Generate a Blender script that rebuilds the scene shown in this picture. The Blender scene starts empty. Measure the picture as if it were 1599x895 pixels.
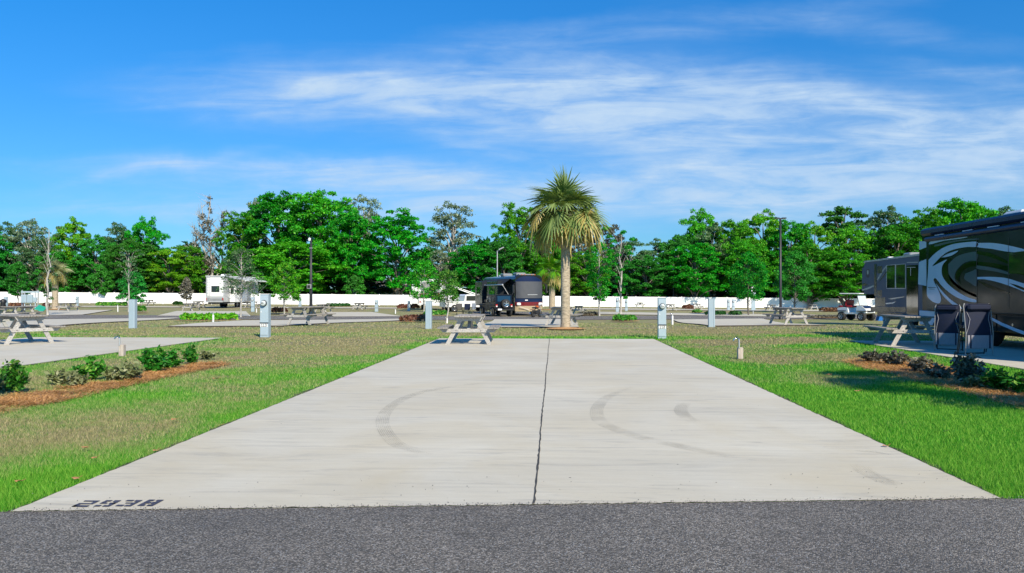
import bpy, math, random
import numpy as np
from mathutils import Vector, Matrix
from mathutils.geometry import tessellate_polygon
R = math.radians
C = bpy.context.scene.collection
sc = bpy.context.scene
CAMZ = 1.4
YAW = math.atan(63.5/1200)
# ------------------------------------------------ camera
cam = bpy.data.cameras.new('camera'); cam.sensor_width = 36; cam.lens = 36*1200/1599
cam.clip_end = 4000; cam.clip_start = 0.05
co = bpy.data.objects.new('camera', cam); C.objects.link(co)
co.location = (0, 0, CAMZ); co.rotation_euler = (R(90)+math.atan(9.5/1200), 0, YAW)
sc.camera = co
# ------------------------------------------------ light
SUN_EL, SUN_AZ = R(36), math.atan2(.47, -.883)
sd = Vector((math.sin(SUN_AZ)*math.cos(SUN_EL), math.cos(SUN_AZ)*math.cos(SUN_EL), math.sin(SUN_EL)))
sun = bpy.data.lights.new('sun', 'SUN'); sun.energy = 5.0; sun.angle = R(.53); sun.color = (1, .885, .69)
so = bpy.data.objects.new('sun', sun); C.objects.link(so)
so.rotation_euler = sd.to_track_quat('Z', 'Y').to_euler()
sc.view_settings.view_transform = 'Standard'; sc.view_settings.look = 'None'
sc.view_settings.exposure = 0.32; sc.view_settings.gamma = 1
sc.render.engine = 'CYCLES'
try:
    sc.cycles.max_bounces = 6; sc.cycles.transparent_max_bounces = 8; sc.cycles.diffuse_bounces = 3
except Exception: pass

class NT:
    """small helper to write node trees as expressions"""
    def __init__(s, tree): s.t = tree
    def n(s, typ, **kw):
        nd = s.t.nodes.new(typ)
        for k, v in kw.items(): setattr(nd, k, v)
        return nd
    def put(s, sock, v):
        if isinstance(v, bpy.types.NodeSocket): s.t.links.new(v, sock)
        elif v is not None: sock.default_value = v
    def m(s, op, a, b=None, c=None, clamp=False):
        nd = s.n('ShaderNodeMath', operation=op); nd.use_clamp = clamp
        s.put(nd.inputs[0], a)
        if b is not None: s.put(nd.inputs[1], b)
        if c is not None: s.put(nd.inputs[2], c)
        return nd.outputs[0]
    def mix(s, f, a, b, blend='MIX'):
        nd = s.n('ShaderNodeMix', data_type='RGBA', blend_type=blend)
        s.put(nd.inputs[0], f); s.put(nd.inputs[6], a); s.put(nd.inputs[7], b)
        return nd.outputs[2]
    def noise(s, vec, scale, detail=3, rough=.5, dist=0):
        nd = s.n('ShaderNodeTexNoise'); s.put(nd.inputs['Vector'], vec)
        nd.inputs['Scale'].default_value = scale; nd.inputs['Detail'].default_value = detail
        nd.inputs['Roughness'].default_value = rough; nd.inputs['Distortion'].default_value = dist
        return nd.outputs['Fac']
    def remap(s, v, a, b, c=0, d=1):
        nd = s.n('ShaderNodeMapRange'); s.put(nd.inputs[0], v)
        for i, q in enumerate((a, b, c, d)): nd.inputs[i+1].default_value = q
        return nd.outputs[0]
    def scalev(s, vec, sx, sy, sz):
        nd = s.n('ShaderNodeMapping'); s.put(nd.inputs[0], vec); nd.inputs['Scale'].default_value = (sx, sy, sz)
        return nd.outputs[0]
def rgba(c): return (c[0], c[1], c[2], 1)

# ------------------------------------------------ sky
W = bpy.data.worlds.new('World'); sc.world = W; W.use_nodes = True
t = NT(W.node_tree); W.node_tree.nodes.clear()
sky = t.n('ShaderNodeTexSky', sky_type='NISHITA'); sky.sun_disc = False
sky.sun_elevation = SUN_EL; sky.sun_rotation = SUN_AZ
sky.air_density = 1.0; sky.dust_density = .3; sky.ozone_density = 2.5
geo = t.n('ShaderNodeTexCoord')
sep = t.n('ShaderNodeSeparateXYZ'); t.put(sep.inputs[0], geo.outputs['Generated'])
dy = t.m('MAXIMUM', sep.outputs[1], .12)
U = t.m('DIVIDE', sep.outputs[0], dy); V = t.m('DIVIDE', sep.outputs[2], dy)
cmb = t.n('ShaderNodeCombineXYZ'); t.put(cmb.inputs[0], U); t.put(cmb.inputs[1], V)
wv = t.scalev(cmb.outputs[0], 2.2, 9.0, 1)
wn = t.noise(wv, 1.1, 4, .55)
Uw = t.m('ADD', U, t.m('MULTIPLY', t.m('SUBTRACT', wn, .5), .26))
wn2 = t.noise(t.scalev(cmb.outputs[0], 5, 7, 1), .9, 5, .6)
Vw = t.m('ADD', V, t.m('MULTIPLY', t.m('SUBTRACT', wn2, .5), .055))
acc = None
for (px, py, rx, ry, rot, st) in [
        (650, 152, 260, 34, 4, .75), (850, 160, 330, 46, 4, .62), (1010, 140, 190, 34, 10, .55), (1190, 190, 150, 26, 12, .55),
        (1340, 170, 230, 34, 8, .62), (1520, 205, 200, 40, 4, .6), (1060, 232, 150, 26, 10, .5), (1180, 275, 240, 26, -3, .6),
        (1450, 268, 300, 34, -4, .75), (600, 276, 400, 24, 2, .75), (230, 255, 120, 8, -10, .4), (860, 312, 620, 26, 0, .5),
        (1040, 296, 280, 36, -4, .5), (360, 330, 300, 12, 0, .45), (1050, 42, 420, 22, -5, .20), (1400, 60, 300, 20, 8, .16), (1540, 130, 160, 16, 8, .3), (1250, 225, 400, 50, 5, .45), (700, 165, 420, 50, 3, .25), (1100, 160, 300, 50, 8, .3), (1250, 325, 420, 30, 0, .4),
        (830, 250, 130, 9, 14, .22), (1280, 305, 260, 12, -4, .3)]:
    cu, cv = (px-863)/1200, (457-py)/1200
    ca, sa = math.cos(R(rot)), math.sin(R(rot))
    du = t.m('SUBTRACT', Uw, cu); dv = t.m('SUBTRACT', Vw, cv)
    # tilt down to the right for positive rot
    a = t.m('ADD', t.m('MULTIPLY', du, ca/(rx/1200)), t.m('MULTIPLY', dv, -sa/(rx/1200)))
    b = t.m('ADD', t.m('MULTIPLY', du, sa/(ry/1200)), t.m('MULTIPLY', dv, ca/(ry/1200)))
    r2 = t.m('ADD', t.m('MULTIPLY', a, a), t.m('MULTIPLY', b, b))
    g = t.m('MULTIPLY', t.m('EXPONENT', t.m('MULTIPLY', r2, -.9)), st)
    inv = t.m('SUBTRACT', 1, g)
    acc = inv if acc is None else t.m('MULTIPLY', acc, inv)
cov = t.m('SUBTRACT', 1, acc)
st1 = t.noise(t.scalev(cmb.outputs[0], 3.0, 22, 1), 1.6, 6, .6, .6)
st2 = t.noise(t.scalev(cmb.outputs[0], 14, 40, 1), 1.2, 5, .65, .5)
tex = t.m('ADD', t.remap(st1, .32, .68, .68, 1.35), t.m('MULTIPLY', t.m('SUBTRACT', st2, .5), .35))
cov = t.m('MULTIPLY', cov, tex, clamp=True)
cov = t.m('MULTIPLY', t.remap(cov, .03, .9, 0, 1), t.m('ADD', t.remap(st1, .34, .66, .50, .95), t.m('MULTIPLY', t.m('SUBTRACT', st2, .5), .55)), clamp=True)
tint = t.mix(t.remap(V, 0, .40), (.47, .84, 1.22, 1), (.20, 1.10, 1.85, 1))
hs = t.mix(1, sky.outputs[0], tint, 'MULTIPLY')
# pale cloud veil lit by the sun: mixes towards bluish white
cl = t.mix(cov, hs, (6.0, 7.9, 10.2, 1))
bg = t.n('ShaderNodeBackground'); bg.inputs[1].default_value = .072
t.put(bg.inputs[0], cl)
out = t.n('ShaderNodeOutputWorld'); t.put(out.inputs[0], bg.outputs[0])

# ------------------------------------------------ terrain and pixel placement
def sstep(v): v = np.clip(v, 0, 1); return v*v*(3-2*v)
def gz(x, y):
    x = np.asarray(x, float); y = np.asarray(y, float)
    f = .6*sstep((y-28)/28) + .35*np.clip((y-56)/74, 0, 1)
    return -(f*np.clip(1+x/120, .2, 1.9))
def ray(px, py):
    m = Matrix.Rotation(YAW, 3, 'Z') @ Matrix.Rotation(R(90)+math.atan(9.5/1200), 3, 'X')
    d = m @ Vector(((px-799.5)/1200, -(py-447.5)/1200, -1)); d.normalize(); return d
def P(px, py):
    d = ray(px, py); lo, hi = 0.5, 1500
    for _ in range(60):
        s = (lo+hi)/2; q = Vector((0, 0, CAMZ))+d*s
        if q.z > float(gz(q.x, q.y)): lo = s
        else: hi = s
    q = Vector((0, 0, CAMZ))+d*lo
    return Vector((q.x, q.y, float(gz(q.x, q.y))))
def atD(px, Y):
    d = ray(px, 457); x = d.x/d.y*Y
    return Vector((x, Y, float(gz(x, Y))))
def dep(p): return p[1]*math.cos(YAW)+p[0]*math.sin(YAW)   # distance along the view axis
def zAt(py, Y): return CAMZ+(457-py)/1200*Y
def onplane(px, py, p0, n):
    d = ray(px, py); o = Vector((0, 0, CAMZ))
    return o + d*((p0-o).dot(n)/d.dot(n))

# ------------------------------------------------ materials
def newmat(name):
    m = bpy.data.materials.new(name); m.use_nodes = True; m.node_tree.nodes.clear()
    t = NT(m.node_tree); return m, t
def mat(name, col, rough=.6, var=.12, scale=4, bump=0, bscale=40, metal=0, coat=0, stretch=(1, 1, 1), col2=None, spec=.5, rnd=0, dirt=0):
    m, t = newmat(name)
    tc = t.n('ShaderNodeTexCoord'); v = t.scalev(tc.outputs['Object'], *stretch)
    n = t.noise(v, scale, 5, .6)
    c1 = rgba([c*(1-var) for c in col]); c2 = rgba(col2 if col2 else [min(1, c*(1+var)) for c in col])
    c = t.mix(t.remap(n, .3, .7), c1, c2)
    if dirt:
        n3 = t.noise(tc.outputs['Object'], 1.3, 6, .7)
        c = t.mix(t.m('MULTIPLY', t.remap(n3, .5, .8), dirt), c, (.12, .10, .07, 1))
    if rnd:
        oi = t.n('ShaderNodeObjectInfo')
        hs = t.n('ShaderNodeHueSaturation'); t.put(hs.inputs['Value'], t.remap(oi.outputs['Random'], 0, 1, 1-rnd, 1+rnd)); t.put(hs.inputs['Color'], c)
        c = hs.outputs[0]
    b = t.n('ShaderNodeBsdfPrincipled'); t.put(b.inputs['Base Color'], c)
    t.put(b.inputs['Roughness'], t.remap(n, .2, .8, max(0, rough-.08), min(1, rough+.08)))
    b.inputs['Metallic'].default_value = metal; b.inputs['Coat Weight'].default_value = coat
    b.inputs['Coat Roughness'].default_value = .04; b.inputs['Specular IOR Level'].default_value = spec
    if bump:
        bn = t.n('ShaderNodeBump'); bn.inputs['Strength'].default_value = bump; bn.inputs['Distance'].default_value = .01
        t.put(bn.inputs['Height'], t.noise(v, bscale, 4, .6)); t.put(b.inputs['Normal'], bn.outputs[0])
    o = t.n('ShaderNodeOutputMaterial'); t.put(o.inputs[0], b.outputs[0])
    return m
def leafmat(name, lo, hi, tl=.3, hue=.03, val=.25, nscale=.6, tip=None):
    """leaf colour: per-leaf random value, patches over the crown, per-tree variation, light coming through"""
    m, t = newmat(name)
    at = t.n('ShaderNodeAttribute', attribute_name='rnd')
    tc = t.n('ShaderNodeTexCoord'); oi = t.n('ShaderNodeObjectInfo')
    n = t.noise(tc.outputs['Object'], nscale, 3, .6)
    f = t.m('ADD', t.m('MULTIPLY', at.outputs['Fac'], .55), t.m('MULTIPLY', t.remap(n, .35, .65), .45))
    c = t.mix(f, rgba(lo), rgba(hi))
    if tip: c = t.mix(t.m('MULTIPLY', t.m('GREATER_THAN', at.outputs['Fac'], .86), .8), c, rgba(tip))
    h = t.n('ShaderNodeHueSaturation')
    t.put(h.inputs['Hue'], t.remap(oi.outputs['Random'], 0, 1, .5-hue, .5+hue*.6))
    t.put(h.inputs['Value'], t.remap(t.m('FRACT', t.m('MULTIPLY', oi.outputs['Random'], 7.3)), 0, 1, 1-val, 1+val)); t.put(h.inputs['Color'], c)
    b = t.n('ShaderNodeBsdfPrincipled'); t.put(b.inputs['Base Color'], h.outputs[0]); b.inputs['Roughness'].default_value = .5
    b.inputs['Specular IOR Level'].default_value = .25
    tr = t.n('ShaderNodeBsdfTranslucent'); t.put(tr.inputs[0], t.mix(1, h.outputs[0], (1.25, 1.25, .5, 1), 'MULTIPLY'))
    mx = t.n('ShaderNodeMixShader'); mx.inputs[0].default_value = tl
    t.put(mx.inputs[1], b.outputs[0]); t.put(mx.inputs[2], tr.outputs[0])
    o = t.n('ShaderNodeOutputMaterial'); t.put(o.inputs[0], mx.outputs[0])
    return m

M = {}
def grassmat(name, blade):
    m, t = newmat(name)
    g = t.n('ShaderNodeNewGeometry'); at = t.n('ShaderNodeAttribute', attribute_name='dry')
    n1 = t.noise(g.outputs['Position'], 1.3, 4, .6); n2 = t.noise(g.outputs['Position'], 14, 4, .7); n3 = t.noise(g.outputs['Position'], 70, 3, .7)
    d = t.m('ADD', at.outputs['Fac'], t.m('ADD', t.m('MULTIPLY', t.m('SUBTRACT', n1, .5), .7), t.m('MULTIPLY', t.m('SUBTRACT', t.noise(g.outputs['Position'], 5, 3, .6), .5), .5)))
    if blade:
        ar = t.n('ShaderNodeAttribute', attribute_name='rnd')
        d = t.m('ADD', d, t.m('MULTIPLY', t.m('SUBTRACT', ar.outputs['Fac'], .5), .4), clamp=True)
        green = t.mix(ar.outputs['Fac'], (.02, .25, .005, 1), (.32, .60, .08, 1)); dry = t.mix(ar.outputs['Fac'], (.20, .21, .08, 1), (.58, .50, .27, 1))
        c = t.mix(t.remap(d, .25, .8), green, dry)
    else:
        d = t.m('ADD', d, t.m('MULTIPLY', t.m('SUBTRACT', n2, .5), .5), clamp=True)
        green = t.mix(n3, (.012, .17, .004, 1), (.09, .50, .02, 1)); dry = t.mix(n3, (.17, .16, .075, 1), (.50, .43, .23, 1))
        c = t.mix(t.remap(d, .3, .75), green, dry)
    b = t.n('ShaderNodeBsdfPrincipled'); t.put(b.inputs['Base Color'], c); b.inputs['Roughness'].default_value = .7
    b.inputs['Specular IOR Level'].default_value = .15
    o = t.n('ShaderNodeOutputMaterial')
    if blade:
        tr = t.n('ShaderNodeBsdfTranslucent'); t.put(tr.inputs[0], c)
        mx = t.n('ShaderNodeMixShader'); mx.inputs[0].default_value = .35; t.put(mx.inputs[1], b.outputs[0]); t.put(mx.inputs[2], tr.outputs[0]); t.put(o.inputs[0], mx.outputs[0])
    else:
        bn = t.n('ShaderNodeBump'); bn.inputs['Strength'].default_value = .9; bn.inputs['Distance'].default_value = .05
        t.put(bn.inputs['Height'], t.m('ADD', n3, t.m('MULTIPLY', n2, .8))); t.put(b.inputs['Normal'], bn.outputs[0])
        t.put(o.inputs[0], b.outputs[0])
    return m
M['ground'] = grassmat('turf', False); M['blade'] = grassmat('grass_blades', True)

def asphalt(name, lo, hi):
    m, t = newmat(name); g = t.n('ShaderNodeNewGeometry'); p = g.outputs['Position']
    vo = t.n('ShaderNodeTexVoronoi'); t.put(vo.inputs['Vector'], p); vo.inputs['Scale'].default_value = 130
    vs = t.n('ShaderNodeSeparateColor'); t.put(vs.inputs[0], vo.outputs['Color'])
    cellv = t.m('POWER', vs.outputs[0], 2.2)
    big = t.noise(p, .8, 4, .6); mid = t.noise(p, 9, 5, .7)
    c = t.mix(cellv, rgba(lo), rgba(hi))
    c = t.mix(t.m('GREATER_THAN', vs.outputs[1], .95), c, (.42, .42, .42, 1))
    c = t.mix(t.remap(t.m('ADD', big, t.m('MULTIPLY', mid, .5)), .45, 1.05, 0, .55), c, (.035, .036, .04, 1))
    b = t.n('ShaderNodeBsdfPrincipled'); t.put(b.inputs['Base Color'], c); b.inputs['Roughness'].default_value = .8
    bn = t.n('ShaderNodeBump'); bn.inputs['Strength'].default_value = .8; bn.inputs['Distance'].default_value = .006
    t.put(bn.inputs['Height'], t.m('ADD', vs.outputs[0], t.m('MULTIPLY', vo.outputs['Distance'], -2))); t.put(b.inputs['Normal'], bn.outputs[0])
    o = t.n('ShaderNodeOutputMaterial'); t.put(o.inputs[0], b.outputs[0]); return m
M['asphalt'] = asphalt('asphalt', (.085, .076, .063), (.52, .47, .41))
def concrete(name, base):
    m, t = newmat(name); g = t.n('ShaderNodeNewGeometry'); p = g.outputs['Position']
    broom = t.noise(t.scalev(p, .35, 5, 1), 2.2, 6, .65, .4); fine = t.noise(t.scalev(p, 6, 60, 1), 2, 4, .7)
    blot = t.noise(p, .55, 5, .62, .8); smear = t.noise(t.scalev(p, .9, 7, 1), .9, 6, .72, 1.2)
    spk = t.noise(p, 160, 2, .6); pit = t.n('ShaderNodeTexVoronoi'); t.put(pit.inputs['Vector'], p); pit.inputs['Scale'].default_value = 2.6
    c = t.mix(t.remap(broom, .3, .7), rgba([b*.93 for b in base]), rgba([b*1.06 for b in base]))
    c = t.mix(t.remap(blot, .40, .72, 0, .8), c, rgba((base[0]*.90, base[1]*.84, base[2]*.72)))
    b2 = t.noise(t.scalev(p, .5, 1.6, 1), .8, 5, .6, .5); c = t.mix(t.remap(b2, .42, .7, 0, .3), c, rgba([q*.74 for q in base]))
    c = t.mix(t.remap(smear, .52, .76, 0, .55), c, (.24, .235, .225, 1))
    c = t.mix(t.remap(t.m('ADD', fine, spk), .8, 1.25, 0, .14), c, (.25, .245, .23, 1))
    c = t.mix(t.m('LESS_THAN', pit.outputs['Distance'], .024), c, (.08, .07, .06, 1))
    wv = t.n('ShaderNodeTexWave', wave_type='BANDS', bands_direction='Y'); t.put(wv.inputs['Vector'], p); wv.inputs['Scale'].default_value = .085
    wv.inputs['Distortion'].default_value = .4; wv.inputs['Detail'].default_value = 1
    c = t.mix(t.remap(wv.outputs['Fac'], .45, .55, 0, .07), c, (.3, .295, .27, 1))
    b = t.n('ShaderNodeBsdfPrincipled'); t.put(b.inputs['Base Color'], c); b.inputs['Roughness'].default_value = .8
    bn = t.n('ShaderNodeBump'); bn.inputs['Strength'].default_value = .25; bn.inputs['Distance'].default_value = .003
    t.put(bn.inputs['Height'], fine); t.put(b.inputs['Normal'], bn.outputs[0])
    o = t.n('ShaderNodeOutputMaterial'); t.put(o.inputs[0], b.outputs[0]); return m
M['concrete'] = concrete('concrete', (.61, .575, .475))
M['joint'] = mat('joint_filler', (.05, .05, .048), .9, .4, 20)
M['soil'] = mat('soil_edge', (.05, .04, .03), .95, .4, 25, bump=.6)
def stain(name='tyre_rubber_stain', top=.22):
    m, t = newmat(name); g = t.n('ShaderNodeNewGeometry')
    n = t.noise(g.outputs['Position'], 3, 5, .7); n2 = t.noise(g.outputs['Position'], 60, 3, .7)
    a = t.m('MULTIPLY', t.remap(n, .35, .65, .0, top), t.remap(n2, .3, .7, .8, 1.05))
    d = t.n('ShaderNodeBsdfDiffuse'); d.inputs[0].default_value = (.07, .07, .075, 1); tr = t.n('ShaderNodeBsdfTransparent')
    mx = t.n('ShaderNodeMixShader'); t.put(mx.inputs[0], a); t.put(mx.inputs[1], tr.outputs[0]); t.put(mx.inputs[2], d.outputs[0])
    o = t.n('ShaderNodeOutputMaterial'); t.put(o.inputs[0], mx.outputs[0]); return m
M['stain'] = stain(top=.24); M['stain_soft'] = stain('faint_rubber_stain', .055)
M['paint'] = mat('stencil_paint', (.055, .055, .085), .7, .35, 30)
M['wood'] = mat('weathered_wood', (.36, .34, .32), .8, .3, 3, bump=.5, bscale=14, stretch=(14, 1.2, 14), col2=(.52, .50, .47), rnd=.12, dirt=.35)
M['woodtop'] = mat('weathered_plank', (.22, .205, .185), .85, .4, 3, bump=.6, bscale=16, stretch=(14, 1.2, 14), col2=(.42, .39, .35), rnd=.12, dirt=.4)
M['post'] = mat('post_wood', (.42, .35, .30), .85, .25, 6, bump=.5, bscale=30, stretch=(6, 6, .8), col2=(.58, .5, .43))
M['pedestal'] = mat('grey_painted_metal', (.33, .42, .48), .45, .05, 2, dirt=.12)
M['pedestal_face'] = mat('grey_cover_metal', (.37, .46, .52), .4, .05, 2, dirt=.1)
M['darkmetal'] = mat('dark_metal', (.03, .032, .036), .4, .2, 6, metal=.3)
M['poleblack'] = mat('black_pole_paint', (.018, .018, .02), .45, .2, 3)
M['greypole'] = mat('galvanised_pole', (.45, .46, .47), .5, .1, 3, metal=.4)
M['chrome'] = mat('bright_metal', (.75, .75, .76), .22, .05, 5, metal=1)
M['glass'] = mat('dark_glass', (.01, .012, .014), .04, .1, 2, spec=.9, coat=.5)
M['meter_glass'] = mat('meter_glass', (.55, .6, .6), .1, .1, 9, coat=1)
M['white'] = mat('white_gelcoat', (.80, .80, .78), .25, .04, 1.5, coat=.3, dirt=.12)
M['vinyl'] = mat('white_fence_panel', (.86, .86, .86), .55, .03, .8, dirt=.07)
M['ltgrey'] = mat('light_grey_gelcoat', (.42, .43, .44), .25, .06, 1.5, coat=.3)
M['midgrey'] = mat('mid_grey_paint', (.24, .245, .25), .3, .08, 1.5, coat=.3)
M['rubber'] = mat('tyre_rubber', (.022, .022, .022), .8, .3, 12, bump=.3)
M['black'] = mat('black_plastic', (.012, .012, .013), .5, .3, 6)
M['letters'] = mat('label_black', (.02, .02, .02), .6, .1, 6)
M['letterw'] = mat('label_white', (.8, .8, .8), .6, .05, 6)
M['coach'] = mat('charcoal_coach_paint', (.014, .016, .017), .12, .12, 1, spec=.2)
M['coachblack'] = mat('black_coach_paint', (.004, .005, .006), .08, .1, 1, spec=.4)
M['coachgrey'] = mat('silver_blue_coach_paint', (.50, .60, .74), .12, .06, 1, spec=.4)
M['coachmid'] = mat('grey_coach_paint', (.10, .125, .14), .12, .06, 1, spec=.25)
M['coacholive'] = mat('olive_grey_coach_paint', (.022, .026, .027), .12, .12, 1, spec=.22)
M['navy'] = mat('navy_paint', (.008, .018, .055), .3, .15, 1, spec=.25)
M['awning'] = mat('awning_fabric', (.008, .009, .012), .8, .1, 3)
M['cover'] = mat('grey_windshield_cover', (.055, .06, .07), .6, .1, 2, bump=.9, bscale=1.6, stretch=(1, 1, .5))
M['maroon'] = mat('maroon_paint', (.16, .015, .02), .2, .1, 1, coat=.8)
M['tan'] = mat('tan_coach_paint', (.45, .36, .24), .2, .08, 1, coat=.8)
M['fwgrey'] = mat('slate_trailer_paint', (.05, .085, .14), .4, .06, 1, spec=.1)
M['fwdark'] = mat('dark_trailer_paint', (.02, .024, .03), .25, .1, 1, spec=.3)
M['jeep'] = mat('navy_car_paint', (.004, .006, .013), .25, .1, 1, spec=.3)
M['redlamp'] = mat('red_lens', (.4, .01, .01), .15, .1, 4, coat=1)
M['redseat'] = mat('red_seat_vinyl', (.35, .01, .02), .4, .15, 6)
M['orange'] = mat('orange_paint', (.5, .12, .02), .3, .1, 4, coat=.6)
M['blue'] = mat('blue_plastic', (.01, .12, .38), .4, .25, 5)
M['tarp'] = mat('teal_plastic', (.02, .30, .20), .5, .1, 4)
M['navycloth'] = mat('navy_cloth', (.004, .010, .036), .8, .2, 8, bump=.3)
M['greycloth'] = mat('grey_cloth', (.27, .27, .31), .8, .1, 8, bump=.3, stretch=(4, 1, 1))
M['lampglass'] = mat('lamp_lens', (.75, .75, .72), .2, .05, 5)
M['straw'] = leafmat('pine_straw', (.24, .11, .03), (.86, .50, .20), .15, 0, 0, 1.6)
M['mulch'] = mat('mulch_base', (.34, .17, .06), .95, .3, 12, bump=.9, bscale=30, col2=(.68, .38, .15))
M['bark'] = mat('bark', (.13, .11, .09), .9, .35, 5, bump=.8, bscale=12, stretch=(2, 2, .5), col2=(.25, .22, .19), rnd=.2)
M['palebark'] = mat('pale_bark', (.34, .32, .28), .85, .3, 6, bump=.5, bscale=12, stretch=(1, 1, .4), col2=(.55, .52, .47))
M['palmbark'] = mat('palm_trunk_bark', (.32, .265, .19), .9, .4, 8, bump=1, bscale=26, stretch=(1, 1, 2.5), col2=(.57, .48, .35))
M['l_oak'] = leafmat('leaf_bright_green', (.004, .10, .002), (.045, .47, .012), .28, .022, .26, .35, tip=(.13, .46, .02))
M['l_dark'] = leafmat('leaf_deep_green', (.008, .10, .008), (.04, .36, .03), .25, .02, .2, .35)
M['l_lime'] = leafmat('leaf_yellow_green', (.02, .16, .003), (.13, .50, .012), .3, .02, .2, .4, tip=(.26, .46, .03))
M['l_dull'] = leafmat('leaf_grey_green', (.02, .09, .03), (.10, .26, .09), .25, .02, .2, .4, tip=(.30, .38, .22))
M['l_silver'] = leafmat('leaf_silver_green', (.06, .12, .06), (.24, .34, .20), .25, .01, .15, .5, tip=(.42, .48, .36))
M['l_moss'] = leafmat('leaf_moss_brown', (.05, .055, .03), (.17, .16, .11), .2, .02, .2, .5)
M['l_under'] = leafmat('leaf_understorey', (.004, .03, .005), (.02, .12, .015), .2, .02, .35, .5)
M['l_palm'] = leafmat('palm_leaf_green', (.05, .13, .025), (.32, .40, .14), .2, 0, 0, .8)
M['l_palmdry'] = leafmat('palm_leaf_dry', (.22, .19, .05), (.60, .48, .17), .2, 0, 0, 1.2, tip=(.55, .45, .22))
M['l_shrub'] = leafmat('shrub_leaf_green', (.015, .12, .015), (.07, .36, .03), .3, .015, .15, 3, tip=(.25, .45, .08))
M['l_pale'] = leafmat('shrub_leaf_pale', (.10, .13, .05), (.30, .33, .16), .25, .015, .15, 3, tip=(.42, .42, .26))
M['l_grey'] = leafmat('shrub_leaf_bronze', (.045, .045, .035), (.19, .18, .14), .2, .015, .15, 3, tip=(.35, .33, .26))
M['l_red'] = leafmat('shrub_leaf_red', (.07, .025, .02), (.26, .13, .07), .2, .015, .15, 3, tip=(.36, .24, .14))
M['dryleaf'] = mat('dry_leaf', (.42, .20, .09), .8, .3, 20)
M['roofshingle'] = mat('roof_shingle', (.30, .30, .30), .9, .2, 4, bump=.3)
M['housewall'] = mat('house_wall', (.5, .48, .44), .8, .1, 2)

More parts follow.
